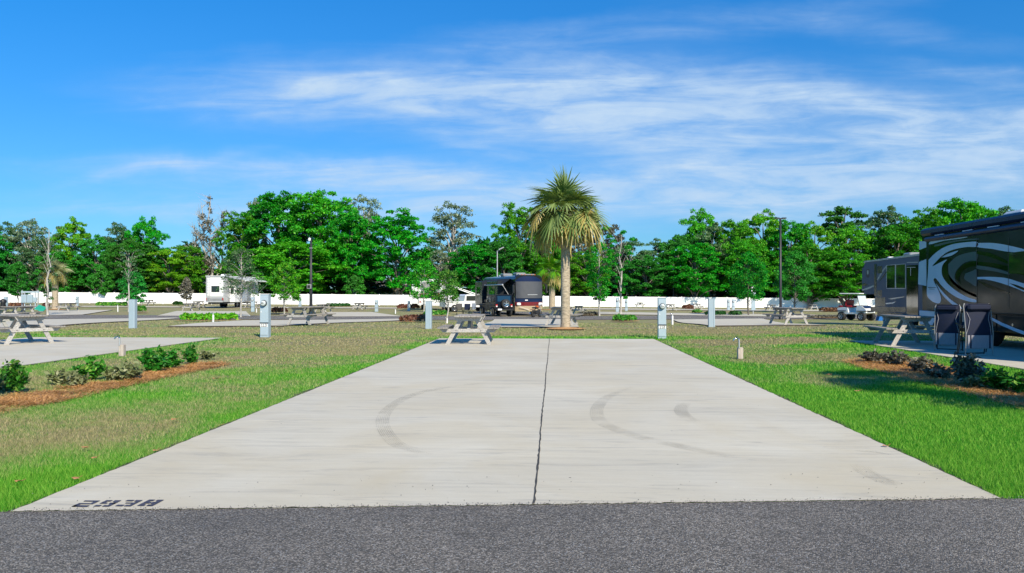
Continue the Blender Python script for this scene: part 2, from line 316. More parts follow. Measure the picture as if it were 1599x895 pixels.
# ------------------------------------------------ mesh helpers
class MB:
    def __init__(s): s.v = []; s.f = []; s.mi = []; s.sm = []; s.mats = []
    def _m(s, m):
        if m not in s.mats: s.mats.append(m)
        return s.mats.index(m)
    def add(s, vs, fs, m=None, smooth=False):
        o = len(s.v); s.v += [tuple(v) for v in vs]; k = s._m(m) if m else 0
        for f in fs: s.f.append(tuple(i+o for i in f)); s.mi.append(k); s.sm.append(smooth)
    def box(s, c, d, m=None, rz=0, rx=0, ry=0, bev=0):
        x, y, z = [q/2 for q in d]; Rm = Matrix.Rotation(rz, 3, 'Z') @ Matrix.Rotation(ry, 3, 'Y') @ Matrix.Rotation(rx, 3, 'X')
        if bev <= 0:
            vs = [(sx*x, sy*y, sz*z) for sz in (-1, 1) for sy in (-1, 1) for sx in (-1, 1)]
            fs = [(0, 2, 3, 1), (4, 5, 7, 6), (0, 1, 5, 4), (2, 6, 7, 3), (0, 4, 6, 2), (1, 3, 7, 5)]
        else:
            vs = []; fs = []; b = min(bev, x*.9, y*.9, z*.9)
            rings = [(-z, -b), (-z+b, 0), (z-b, 0), (z, -b)]
            for zz, o in rings:
                X, Y = x+o, y+o
                for (ax, ay, dx, dy_) in ((-1, -1, 0, b), (-1, -1, b, 0), (1, -1, -b, 0), (1, -1, 0, b), (1, 1, 0, -b), (1, 1, -b, 0), (-1, 1, b, 0), (-1, 1, 0, -b)):
                    vs.append((ax*X+dx, ay*Y+dy_, zz))
            for k in range(3):
                for i in range(8):
                    j = (i+1) % 8; fs.append((k*8+i, k*8+j, k*8+8+j, k*8+8+i))
            fs.append(tuple(range(7, -1, -1))); fs.append(tuple(24+i for i in range(8)))
        s.add([Rm @ Vector(v)+Vector(c) for v in vs], fs, m)
    def bar(s, a, b, w, h, m=None, up=(0, 0, 1)):
        a = Vector(a); b = Vector(b); d = (b-a); L = d.length; d.normalize()
        u = Vector(up); sd_ = d.cross(u)
        if sd_.length < 1e-4: sd_ = d.cross(Vector((1, 0, 0)))
        sd_.normalize(); u = sd_.cross(d)
        vs = [p+sd_*(i*w/2)+u*(j*h/2) for p in (a, b) for j in (-1, 1) for i in (-1, 1)]
        s.add(vs, [(0, 2, 3, 1), (4, 5, 7, 6), (0, 1, 5, 4), (2, 6, 7, 3), (0, 4, 6, 2), (1, 3, 7, 5)], m)
    def tube(s, pts, rad, n=8, m=None, cap=True, smooth=True):
        pts = [Vector(p) for p in pts]
        if not hasattr(rad, '__len__'): rad = [rad]*len(pts)
        vs = []; fs = []; ref = None
        for i, p in enumerate(pts):
            d = (pts[min(i+1, len(pts)-1)]-pts[max(i-1, 0)]).normalized()
            if ref is None: ref = Vector((1, 0, 0)) if abs(d.x) < .8 else Vector((0, 1, 0))
            a = d.cross(ref).normalized(); b = d.cross(a); ref = b.cross(d)*1.0 if False else ref
            for k in range(n):
                th = 2*math.pi*k/n; vs.append(p+(a*math.cos(th)+b*math.sin(th))*rad[i])
        for i in range(len(pts)-1):
            for k in range(n):
                j = (k+1) % n; fs.append((i*n+k, i*n+j, (i+1)*n+j, (i+1)*n+k))
        s.add(vs, fs, m, smooth)
        if cap:
            s.add(vs[:n], [tuple(range(n-1, -1, -1))], m); s.add(vs[-n:], [tuple(range(n))], m)
    def cyl(s, a, b, r, n=16, m=None, r2=None): s.tube([a, b], [r, r if r2 is None else r2], n, m)
    def lathe(s, prof, n, m=None, axis='z', c=(0, 0, 0)):
        vs = []; fs = []
        for (r, h) in prof:
            for k in range(n):
                th = 2*math.pi*k/n; x, y = r*math.cos(th), r*math.sin(th)
                q = (x, y, h) if axis == 'z' else ((h, x, y) if axis == 'x' else (x, h, y))
                vs.append((q[0]+c[0], q[1]+c[1], q[2]+c[2]))
        for i in range(len(prof)-1):
            for k in range(n):
                j = (k+1) % n; fs.append((i*n+k, i*n+j, (i+1)*n+j, (i+1)*n+k))
        s.add(vs, fs, m, True)
    def prism(s, poly, x0, x1, m=None, axis='x'):
        """extrude a polygon; axis x: poly=(y,z); axis y: poly=(x,z); axis z: poly=(x,y)"""
        def q(a, p): return (a, p[0], p[1]) if axis == 'x' else ((p[0], a, p[1]) if axis == 'y' else (p[0], p[1], a))
        n = len(poly); vs = [q(x0, p) for p in poly]+[q(x1, p) for p in poly]
        tri = tessellate_polygon([[Vector((p[0], p[1], 0)) for p in poly]])
        fs = [tuple(t_) for t_ in tri]+[tuple(n+i for i in reversed(t_)) for t_ in tri]
        fs += [(i, (i+1) % n, n+(i+1) % n, n+i) for i in range(n)]
        s.add(vs, fs, m)
    def build(s, name, m=None, parent=None, loc=None):
        me = bpy.data.meshes.new(name); me.from_pydata(s.v, [], s.f)
        ms = [M[k] for k in s.mats if k] or [M[m]]
        if m and not s.mats: ms = [M[m]]
        for q in ms: me.materials.append(q)
        me.polygons.foreach_set('material_index', s.mi if s.mats else [0]*len(s.f))
        me.polygons.foreach_set('use_smooth', s.sm)
        me.update()
        o = bpy.data.objects.new(name, me); C.objects.link(o)
        if parent: o.parent = parent
        if loc: o.location = loc
        return o
def tag(o, label=None, cat=None, group=None, kind=None):
    if label: o['label'] = label
    if cat: o['category'] = cat
    if group: o['group'] = group
    if kind: o['kind'] = kind
    return o
def empty(name, loc, rz=0, label=None, cat=None, group=None):
    o = bpy.data.objects.new(name, None); o.empty_display_size = .2; C.objects.link(o); o.location = loc; o.rotation_euler = (0, 0, rz)
    return tag(o, label, cat, group)
def kids(o): return [q for q in bpy.data.objects if q.parent == o]
def dup(root, loc, rz=0, label=None, group=None, scale=None):
    r = root.copy(); C.objects.link(r); r.location = loc; r.rotation_euler = (0, 0, rz)
    if label: r['label'] = label
    if group: r['group'] = group
    if scale: r.scale = scale
    for ch in kids(root):
        c = ch.copy(); C.objects.link(c); c.parent = r
        for g in kids(ch):
            d = g.copy(); C.objects.link(d); d.parent = c
    return r
def fast(name, verts, k, m, parent=None, attrs=None, smooth=False):
    """verts: (N,k,3) array of separate k-gons"""
    N = len(verts); me = bpy.data.meshes.new(name)
    me.vertices.add(N*k); me.loops.add(N*k); me.polygons.add(N)
    me.vertices.foreach_set('co', verts.astype(np.float32).ravel())
    me.loops.foreach_set('vertex_index', np.arange(N*k, dtype=np.int32))
    me.polygons.foreach_set('loop_start', np.arange(0, N*k, k, dtype=np.int32))
    me.polygons.foreach_set('loop_total', np.full(N, k, dtype=np.int32))
    for nm, arr in (attrs or {}).items():
        a = me.attributes.new(nm, 'FLOAT', 'POINT'); a.data.foreach_set('value', np.repeat(arr.astype(np.float32), k) if len(arr) == N else arr.astype(np.float32))
    me.materials.append(M[m]); me.update(calc_edges=True); me.validate()
    o = bpy.data.objects.new(name, me); C.objects.link(o)
    if parent: o.parent = parent
    return o
def unit(v): return v/np.maximum(np.linalg.norm(v, axis=-1, keepdims=True), 1e-9)
def leaves(rng, centers, size, normal=None, jit=.8, aspect=1.5, shape='quad'):
    N = len(centers); r = rng.normal(size=(N, 3))
    nrm = unit(r if normal is None else normal+r*jit)
    a = unit(np.cross(nrm, rng.normal(size=(N, 3)))); b = np.cross(nrm, a)
    s = (size*rng.uniform(.6, 1.3, N))[:, None]
    if shape == 'quad':
        v = np.stack([centers-a*s*.5*aspect, centers-b*s*.42+a*s*.05, centers+a*s*.5*aspect, centers+b*s*.42-a*s*.05], 1)
    return v
# ================================================= GROUND AND PAVING
SG = 'structure'
def line_y(x):  # edge between the near road and the pads/grass
    return 4.69 + (np.clip(x, -14, 14)+3.41)*.1
PADS = [(-3.41, 3.0, 23.05), (-16.1, -10.07, 23.0), (8.5, 16.6, 22.6)]   # x0, x1, far y
rngd = np.random.default_rng(5)
LAT = rngd.random((64, 64))
def vnoise(x, y):
    xi = np.floor(x).astype(int); yi = np.floor(y).astype(int); fx = x-xi; fy = y-yi
    fx = fx*fx*(3-2*fx); fy = fy*fy*(3-2*fy); g = lambda a, b: LAT[a % 64, b % 64]
    return (g(xi, yi)*(1-fx)+g(xi+1, yi)*fx)*(1-fy)+(g(xi, yi+1)*(1-fx)+g(xi+1, yi+1)*fx)*fy
def padd(x, y):
    """distance to the nearest pad"""
    d = np.full(np.shape(x), 99.)
    for x0, x1, yf in PADS:
        dx = np.maximum(np.maximum(x0-x, x-x1), 0); dy_ = np.maximum(y-yf, 0)
        d = np.minimum(d, np.hypot(dx, dy_))
    return d
def dryness(x, y):
    n = vnoise(x*.35+3, y*.55+9)*.6+vnoise(x*1.1, y*1.3+5)*.4
    d = .68+(n-.5)*.9
    e = padd(x, y); d = d-.42*np.exp(-(e/.75)**2)*(y < 24.5)
    d = d-.6*np.exp(-((y-line_y(x))/(1.3+.5*(x > 0)))**2)
    # right-hand lawn by the near pad is lush, the strips behind the pads partly so
    d = d-(.12+.62*vnoise(x*.9+7, y*1.1+3))*sstep((x-2.6)/1.0)*sstep((17.5-y)/5)*sstep((8.6-x)/.8)
    d = d-.35*np.exp(-((y-24.1-.1*np.sin(x))/.8)**2)*sstep((x+6)/4)*sstep((8-x)/2)
    d = d-.5*np.exp(-((y-20.5)/1.3)**2-((x-7)/1.5)**2)-.45*np.exp(-((y-25)/.9)**2-((x-10)/2.2)**2)
    d = d-.3*np.exp(-((y-13)/1.6)**2-((x+5)/2.2)**2)-.35*np.exp(-((y-9.5)/1.0)**2-((x+5.5)/2)**2)
    d = d-.3*np.exp(-((y-24.6)/.5)**2-((x+15)/4)**2)
    d = d+.08*sstep((y-14)/8); d = np.where(y > 27, np.maximum(d, .74+(n-.5)*.3), d)
    return np.clip(d, 0.02, 1)
def axis(pts):
    out = []
    for a, b, st in pts: out += list(np.arange(a, b, st))
    return np.array(out+[pts[-1][1]])
xs = axis([(-900, -300, 100), (-300, -120, 20), (-120, -30, 5), (-30, -17, 1), (-17, 17, .3), (17, 30, 1), (30, 120, 5), (120, 300, 20), (300, 900, 100)])
ys = axis([(-300, -20, 40), (-20, 2, 2), (2, 30, .3), (30, 60, .8), (60, 160, 2.5), (160, 400, 20), (400, 1600, 150)])
X, Y = np.meshgrid(xs, ys); Z = gz(X, Y)
nx, ny = len(xs), len(ys)
me = bpy.data.meshes.new('ground'); V_ = np.stack([X, Y, Z], -1).reshape(-1, 3)
idx = np.arange(nx*ny).reshape(ny, nx)
F_ = np.stack([idx[:-1, :-1], idx[:-1, 1:], idx[1:, 1:], idx[1:, :-1]], -1).reshape(-1, 4)
me.from_pydata(V_.tolist(), [], F_.tolist()); a = me.attributes.new('dry', 'FLOAT', 'POINT')
a.data.foreach_set('value', dryness(X, Y).ravel().astype(np.float32)); me.materials.append(M['ground'])
me.polygons.foreach_set('use_smooth', [True]*len(F_))
ground = bpy.data.objects.new('ground', me); C.objects.link(ground); tag(ground, 'mown lawn, lush green and dry brown in patches', kind=SG)

def sheet(name, q, m, off, nu=16, nv=16, label=None):
    off *= .7
    q = [Vector((p[0], p[1], 0)) for p in q]; mb = MB(); vs = []; fs = []
    for j in range(nv+1):
        for i in range(nu+1):
            u, v = i/nu, j/nv; p = (q[0]*(1-u)+q[1]*u)*(1-v)+(q[3]*(1-u)+q[2]*u)*v
            vs.append((p.x, p.y, float(gz(p.x, p.y))+off))
    for j in range(nv):
        for i in range(nu):
            k = j*(nu+1)+i; fs.append((k, k+1, k+nu+2, k+nu+1))
    mb.add(vs, fs, m)
    if off > .03:
        ring = [i for i in range(nu+1)]+[j*(nu+1)+nu for j in range(1, nv+1)]+[nv*(nu+1)+i for i in range(nu-1, -1, -1)]+[j*(nu+1) for j in range(nv-1, 0, -1)]
        rv = [vs[i] for i in ring]; n = len(rv)
        mb.add(rv+[(a, b, c-off-.1) for a, b, c in rv], [(i, (i+1) % n, n+(i+1) % n, n+i) for i in range(n)], 'soil')
    return mb
def pxsheet(name, pts, m, off, label, nu=24, nv=10):
    mb = sheet(name, [P(*p) for p in pts], m, off, nu, nv); o = mb.build(name); tag(o, label, kind=SG); return o
# near road
mb = MB(); vs = []; fs = []; rx_ = np.linspace(-60, 60, 161)
for j in range(9):
    for x in rx_: ye = float(line_y(x)); vs.append((x, -9+(ye+9)*j/8, .017))
for j in range(8):
    for i in range(160): k = j*161+i; fs.append((k, k+1, k+162, k+161))
mb.add(vs, fs, 'asphalt')
tag(mb.build('road'), 'dark grey asphalt road across the foreground', kind=SG)
# concrete pads of the near row: slab with soil line round it, saw-cut joint
def pad(x0, x1, yf, label, joint=None):
    mb = MB()
    rows = 240 if joint else 40; NC = 260 if joint else 8; rj = random.Random(6)
    vs = []; fs = []
    for i in range(rows+1):
        for k in range(NC+1):
            x = x0+(x1-x0)*k/NC; yn = line_y(x)
            y = yn+(yf-yn)*i/rows+(rj.gauss(0, .006)-.002 if i == 0 else 0); x += (rj.gauss(0, .004) if k in (0, NC) and i else 0); vs.append((x, y, .022))
    for i in range(rows):
        for k in range(NC): q = i*(NC+1)+k; fs.append((q, q+1, q+NC+2, q+NC+1))
    mb.add(vs, fs, 'concrete')
    for (ax, ay, bx, by) in ((x0, line_y(x0), x0, yf), (x1, line_y(x1), x1, yf), (x0, yf, x1, yf), (x0, line_y(x0), x1, line_y(x1))):
        mb.add([(ax, ay, .0175), (bx, by, .0175), (bx, by, -.03), (ax, ay, -.03)], [(0, 1, 2, 3)], 'concrete')
    # bare soil line just outside the slab
    r = random.Random(3)
    for x, sgn in ((x0, -1), (x1, 1)):
        ylist = [line_y(x)+(yf-line_y(x))*i/160 for i in range(161)]; vs = []; fs = []
        for i, y in enumerate(ylist):
            w = .03+.07*r.random()*vnoise(np.array([y*3.]), np.array([x]))[0]*1.6; vs += [(x, y, .013), (x+sgn*w, y, .010)]
            if i: fs.append((2*i-2, 2*i, 2*i+1, 2*i-1))
        mb.add(vs, fs, 'soil')
    if joint:
        (ax, ay), (bx, by) = joint; vs = []; fs = []
        for i in range(181):
            f = i/180; w = .004+.006*r.random(); x = ax+(bx-ax)*f+.004*math.sin(f*23)+r.uniform(-.004, .004); y = ay+(by-ay)*f
            vs += [(x-w, y, .0245), (x+w, y, .0245)]
            if i: fs.append((2*i-2, 2*i-1, 2*i+1, 2*i))
        mb.add(vs, fs, 'joint')
    o = mb.build('concrete_pad'); tag(o, label, kind=SG); return o
ja, jb = P(833, 797), P(858, 530)
pad(*PADS[0], 'large empty concrete parking pad in the centre', ((ja.x, float(line_y(ja.x))+.01), (jb.x, 23.0)))
pad(*PADS[1], 'concrete pad behind the left shrub bed')
pad(*PADS[2], 'concrete pad under the big motorhome')
# far paving, measured on the ground
def pq(name, pts, m, off, label): return pxsheet(name, pts, m, off, label)
pq('road', [(-120, 498), (800, 500.5), (800, 495), (-120, 491.5)], 'asphalt', .05, 'asphalt lane behind the second row of sites, left stretch')
pq('road', [(800, 500.5), (1700, 497), (1700, 490.5), (800, 495)], 'asphalt', .055, 'asphalt lane behind the second row of sites, right stretch')
pq('concrete_pad', [(745, 512.5), (904, 512.5), (893, 499.5), (772, 499.5)], 'concrete', .075, 'concrete pad between the near picnic table and the parked vehicles')
pq('concrete_pad', [(-90, 517), (60, 513), (283, 497), (40, 500)], 'concrete', .08, 'angled concrete pad in the middle distance at the far left')
pq('concrete_pad', [(262, 511.5), (440, 510.5), (650, 498.3), (380, 501.5)], 'concrete', .08, 'angled concrete pad behind the left meter post')
pq('concrete_pad', [(1110, 510.5), (1290, 509), (1190, 498.5), (1050, 500)], 'concrete', .08, 'angled concrete pad under the right middle picnic table')
pq('concrete_pad', [(72, 493.5), (128, 492.5), (176, 484.8), (72, 485.5)], 'concrete', .085, 'small concrete pad beside the left palm')
pq('concrete_pad', [(245, 494), (392, 495), (384, 487), (276, 486.5)], 'concrete', .085, 'concrete pad behind the long clipped hedge')
pq('concrete_pad', [(521, 495.5), (629, 495), (581, 488.3), (508, 488.3)], 'concrete', .085, 'concrete pad beside the black lamp pole')
pq('path', [(905, 491), (1232, 495.6), (1232, 492.2), (905, 487.4)], 'concrete', .09, 'pale concrete strip beyond the lane on the right')
pq('path', [(860, 483.4), (1420, 487.8), (1420, 485.6), (860, 481.6)], 'concrete', .09, 'thin pale path near the white fence on the right')
pq('path', [(-60, 479), (620, 482.6), (620, 481), (-60, 477.4)], 'concrete', .09, 'thin pale path near the white fence on the left')
pq('path', [(735, 493.6), (860, 493.6), (856, 488), (740, 487)], 'asphalt', .09, 'paved bay under the vehicles in the centre')

# number stencilled on the pad, four broken strokes per digit
SEG = {'2': [(0, 5, 4, 6), (3, 3.4, 4, 5), (0, 2.6, 4, 3.4), (0, 0, 1, 2.6), (0, 0, 4, 1.35)],
       '9': [(0, 4.7, 1.7, 6), (2.3, 4.7, 4, 6), (0, 3.5, 1, 4.7), (0, 2.7, 1.8, 3.6), (2.4, 2.7, 4, 3.6), (3, 0, 4, 4.7), (0, 0, 1.6, 1.35), (2.2, 0, 3, 1.35)],
       '3': [(0, 4.7, 1.9, 6), (2.3, 4.7, 4, 6), (3, 0, 4, 4.7), (1, 2.6, 3, 3.5), (0, 0, 1.8, 1.35), (2.2, 0, 3, 1.35)],
       '8': [(0, 0, 1.1, 6), (1, 4.7, 1.7, 6), (2.3, 4.7, 3, 6), (2.9, 0, 4, 6), (1, 2.3, 1.9, 3.8), (2.15, 2.3, 3, 3.8), (1, 0, 1.7, 1.35), (2.3, 0, 3, 1.35)]}
mb = MB(); a0, a1, b1 = P(113, 796.5), P(238, 796.5), P(248, 786.5)
W_ = (a1.x-a0.x)/ (4*4+3*1.35); H_ = (b1.y-a1.y)/6; r = random.Random(2)
for k, ch in enumerate('2938'):
    for (x0, y0, x1, y1) in SEG[ch]:
        j = lambda: r.uniform(-.05, .05)
        xo = a0.x+k*5.35*W_; a0.y = 4.79+k*5.35*W_*.1
        mb.add([(xo+(x0+j())*W_, a0.y+(y0+j())*H_, .0262), (xo+(x1+j())*W_, a0.y+(y0+j())*H_, .0262), (xo+(x1+j())*W_, a0.y+(y1+j())*H_, .0262), (xo+(x0+j())*W_, a0.y+(y1+j())*H_, .0262)], [(0, 1, 2, 3)], 'paint')
o = mb.build('site_number'); tag(o, 'black stencilled number 2938 on the near left corner of the concrete pad', 'painted number')

# tyre marks: groups of thin rubber lines laid on the pad
def catmull(pts, n=10):
    out = []; p = [Vector(q) for q in pts]; p = [2*p[0]-p[1]]+p+[2*p[-1]-p[-2]]
    for i in range(1, len(p)-2):
        for k in range(n):
            s = k/n; a, b, c, d = p[i-1:i+3]
            out.append(.5*((2*b)+(c-a)*s+(2*a-5*b+4*c-d)*s*s+(3*b-a-3*c+d)*s**3))
    out.append(p[-2]); return out
def tyremark(pts, width, lines, label):
    lines = lines*2+1
    mb = MB(); w = [P(*p) for p in pts]; cv = catmull([(p.x, p.y, .0255) for p in w], 12)
    for L in range(lines):
        off = (L/(max(lines-1, 1))-.5)*width; lw = width/lines*(.26 if L else 0)+(0 if L else width*.5)
        if not L: off = 0
        vs = []; fs = []
        for i, p in enumerate(cv):
            d = (cv[min(i+1, len(cv)-1)]-cv[max(i-1, 0)]).normalized(); nrm = Vector((-d.y, d.x, 0))
            f = min(1, 4*min(i, len(cv)-1-i)/len(cv)+.15)
            vs += [p+nrm*(off-lw*f)+Vector((0, 0, .0006*L)), p+nrm*(off+lw*f)+Vector((0, 0, .0006*L))]
            if i: fs.append((2*i-2, 2*i-1, 2*i+1, 2*i))
        mb.add(vs, fs, 'stain' if L else 'stain_soft')
    o = mb.build('tyre_mark'); tag(o, label, 'tyre mark')
tyremark([(760, 600), (690, 609), (640, 621), (608, 640), (596, 660), (603, 682), (625, 702), (675, 714)], .15, 4, 'curved grey tyre mark on the left half of the concrete pad')
tyremark([(985, 607), (950, 622), (932, 640), (935, 660), (965, 676), (1010, 690), (1060, 701), (1120, 714), (1180, 724)], .16, 4, 'longest dark curved tyre mark right of the pad joint')
tyremark([(1068, 632), (1062, 644), (1070, 655), (1086, 664)], .16, 4, 'short curved tyre mark right of the long dark one')
tyremark([(1338, 730), (1350, 742), (1372, 753), (1400, 764)], .14, 4, 'small curved tyre mark at the near right corner of the pad')
tyremark([(1400, 716), (1370, 711), (1335, 708)], .06, 2, 'short straight scuff near the right edge of the pad')

rg0 = random.Random(4)
mb = MB()
for y in (P(1000, 668).y, P(1000, 588).y):
    vs = []; fs = []
    for i in range(121):
        x = -3.38+6.35*i/120; w = .002+.0025*rg0.random(); vs += [(x, y-w, .0248), (x, y+w, .0248)]
        if i: fs.append((2*i-2, 2*i-1, 2*i+1, 2*i))
    mb.add(vs, fs, 'stain')
tag(mb.build('hairline_joint'), 'two faint transverse hairlines across the central pad', kind=SG)
rs_ = np.random.default_rng(77); N = 2600; gx = rs_.uniform(-6, 6, N); gy = line_y(gx)+np.where(rs_.random(N) < .8, rs_.normal(-.01, .03, N), rs_.uniform(-1.5, .8, N)); gs = rs_.uniform(.0015, .005, N)
c_ = np.stack([gx, gy, .024+gs*.4], -1); q_ = []
for (a0_, b0_) in ((0, 1), (1, 2), (2, 3), (3, 0)):
    ring_ = [np.array([1, 0, 0]), np.array([0, 1, 0]), np.array([-1, 0, 0]), np.array([0, -1, 0])]
    q_.append(np.stack([c_+ring_[a0_]*gs[:, None], c_+ring_[b0_]*gs[:, None], c_+np.array([0, 0, 1.])*gs[:, None]], 1))
o = fast('loose_grit', np.concatenate(q_), 3, 'asphalt'); tag(o, 'loose grit along the joint between road and concrete', 'grit', kind='stuff')

# ================================================= GRASS BLADES
rg = np.random.default_rng(11)
BEDS = []
def inpoly(x, y, poly):
    c = np.zeros(np.shape(x), bool); n = len(poly)
    for i in range(n):
        x1, y1 = poly[i]; x2, y2 = poly[(i+1) % n]
        c ^= ((y1 > y) != (y2 > y)) & (x < (x2-x1)*(y-y1)/(y2-y1+1e-12)+x1)
    return c
bedL = [P(*p) for p in [(-60, 636), (0, 624), (60, 616), (130, 602), (240, 582), (320, 568), (352, 569), (338, 574), (300, 580), (200, 602), (100, 626), (0, 645), (-60, 652)]]
bedR = [P(*p) for p in [(1322, 565), (1375, 560), (1440, 566), (1530, 588), (1599, 600), (1680, 612), (1680, 660), (1599, 638), (1500, 611), (1420, 591), (1350, 575)]]
bedL = [(p.x, p.y) for p in bedL]; bedR = [(p.x, p.y) for p in bedR]
tufts = []
for (y0, y1, dens, h, w) in [(4.6, 7, 9500, .040, .0046), (7, 10, 5200, .039, .0062), (10, 14, 2300, .040, .0095), (14, 20, 800, .042, .016), (20, 30, 230, .05, .028), (30, 48, 34, .05, .05)]:
    xm = y1*.78+.8
    N = int(dens*2*xm*(y1-y0)); x = rg.uniform(-xm, xm, N); y = rg.uniform(y0, y1, N)
    e = padd(x, y)
    keep = (e > .001+.09*vnoise(x*2.3, y*2.3)*rg.random(N)) & (y > line_y(x)+.02) & (~(inpoly(x+rg.normal(0, .16, N), y+rg.normal(0, .16, N), bedL) | inpoly(x+rg.normal(0, .16, N), y+rg.normal(0, .16, N), bedR)) | (rg.random(N) < .12+.75*(vnoise(x*1.7+3, y*1.9) < .27)))
    if y0 >= 29: keep &= rg.random(N) < .8
    x, y = x[keep], y[keep]; N = len(x); d = dryness(x, y)
    hh = h*rg.uniform(.5, 1.25, N)*(1.15-.55*d); lush = np.exp(-((y-line_y(x))/1.0)**2); hh *= 1+.35*lush
    th = rg.uniform(0, 2*np.pi, N); lean = rg.uniform(.2, .95, N)*hh; la = rg.uniform(0, 2*np.pi, N)
    z = gz(x, y); ww = w*rg.uniform(.6, 1.3, N)*.5
    b0 = np.stack([x-np.cos(th)*ww, y-np.sin(th)*ww, z-.004], -1); b1_ = np.stack([x+np.cos(th)*ww, y+np.sin(th)*ww, z-.004], -1)
    tp = np.stack([x+np.cos(la)*lean, y+np.sin(la)*lean, z+hh], -1)
    tufts.append((np.stack([b0, b1_, tp], 1), d, rg.random(N)))
TV = np.concatenate([q[0] for q in tufts]); TD = np.concatenate([q[1] for q in tufts]); TR = np.concatenate([q[2] for q in tufts])
g = fast('grass', TV, 3, 'blade', attrs={'dry': TD, 'rnd': TR}); tag(g, 'short lawn grass, bright green along the pad edges and dry in patches', 'grass', kind='stuff')
print('blades', len(TV))
# pine straw beds: base sheet plus loose needles
def bed(poly, label, n):
    mb = MB(); tri = tessellate_polygon([[Vector((p[0], p[1], 0)) for p in poly]])
    mb.add([(p[0], p[1], .008) for p in poly], [tuple(q) for q in tri], 'mulch')
    o = mb.build('mulch_bed'); tag(o, label+', bare ground layer', kind=SG)
    xs_ = [p[0] for p in poly]; ys_ = [p[1] for p in poly]
    x = rg.uniform(min(xs_)-.1, max(xs_)+.1, n); y = rg.uniform(min(ys_)-.1, max(ys_)+.1, n)
    jx = x+rg.normal(0, .13, n); jy = y+rg.normal(0, .13, n); k = inpoly(jx, jy, poly) & (vnoise(x*1.7+3, y*1.9) > .12+.2*rg.random(n)); x, y = x[k], y[k]; N = len(x)
    th = rg.uniform(0, 2*np.pi, N); L = rg.uniform(.05, .13, N); w = rg.uniform(.002, .005, N); z0 = .008+rg.uniform(0, .03, N); dz = rg.uniform(-.01, .035, N)
    c, s = np.cos(th), np.sin(th)
    a_ = np.stack([x-s*w, y+c*w, z0], -1); b_ = np.stack([x+s*w, y-c*w, z0], -1)
    c_ = np.stack([x+c*L+s*w*.6, y+s*L-c*w*.6, z0+dz], -1); d_ = np.stack([x+c*L-s*w*.6, y+s*L+c*w*.6, z0+dz], -1)
    o = fast('pine_straw', np.stack([a_, b_, c_, d_], 1), 4, 'straw', attrs={'rnd': rg.random(N)}); tag(o, label, 'pine straw', kind='stuff')
bed(bedL, 'orange pine straw under the left shrub bed', 60000)
bed(bedR, 'orange pine straw under the right shrub bed', 60000)

# ================================================= PLANTS
def shrub(px, base, top, width, m, label, group=None, n=None, kind='shrub', seed=0, D=None):
    """leafy stems with pointed leaves"""
    p = P(px, base); sc_ = dep(p)/1200; h = (base-top)*sc_*1.12; w = width*sc_*1.2; rr = np.random.default_rng(seed+int(px*7))
    e = empty(kind, p, 0, label, 'shrub', group)
    st = MB(); cs = []; nr = []
    ns = int(8+rr.integers(0, 5))
    for i in range(ns):
        a = rr.uniform(0, 2*math.pi); q = rr.uniform(.15, 1)**.6; L = h*(1.08-.5*q)*rr.uniform(.6, 1.08)
        end = Vector((math.cos(a)*w*.5*q, math.sin(a)*w*.4*q, L)); mid = end*.5+Vector((0, 0, L*.08))
        st.tube([(0, 0, 0), mid, end], [.007, .005, .002], 4)
        nl = int((n or 130)/ns*3)
        for k in range(nl):
            f = rr.uniform(.18, 1.03); c = (mid*(2*f) if f < .5 else mid+(end-mid)*(2*f-1)); d = rr.normal(size=3); d[2] = d[2]*.4+.25; d /= np.linalg.norm(d)
            cs.append(np.array(c)+d*.055*rr.uniform(.3, 1.4)); nr.append(np.cross(d, rr.normal(size=3))*.6+np.array([0, 0, .7]))
    cs = np.array(cs); cs[:, 2] = np.maximum(cs[:, 2], .03)
    v = leaves(rr, cs, .055 if p.y < 20 else .08, unit(np.array(nr)), .5, 1.7)
    fast('foliage', v, 4, m, e, {'rnd': rr.random(len(v))}); st.build('stem', 'bark', e)
    return e
G1, G2 = 'shrubs in the left pine straw bed', 'shrubs in the right pine straw bed'
for a in [(24, 616, 553, 34, 'l_shrub', 'tall thin leafy shrub at the left edge of the left bed', 150), (8, 612, 585, 46, 'l_pale', 'low pale shrub at the foot of the tall thin one, left frame edge', 130),
          (97, 601, 577, 44, 'l_pale', 'small pale olive shrub left of the first dark green one', 120), (122, 605, 582, 36, 'l_pale', 'low pale shrub in front of the first dark green shrub', 110),
          (141, 595, 553, 40, 'l_shrub', 'upright dark green shrub second from the left in the left bed', 220), (193, 595, 563, 44, 'l_pale', 'loose pale shrub between the two dark green ones', 160),
          (176, 596, 575, 28, 'l_pale', 'tiny pale shrub just right of the upright green one', 70), (238, 583, 544, 44, 'l_shrub', 'round dark green shrub, left part of the biggest clump', 260),
          (262, 578, 540, 42, 'l_shrub', 'large bright green shrub, right part of the biggest clump', 260), (301, 569, 541, 32, 'l_shrub', 'dark shrub near the right end of the left bed', 170),
          (324, 562, 546, 24, 'l_pale', 'last small thin shrub at the right end of the left bed', 70)]:
    shrub(*a[:6], G1, a[6], seed=1)
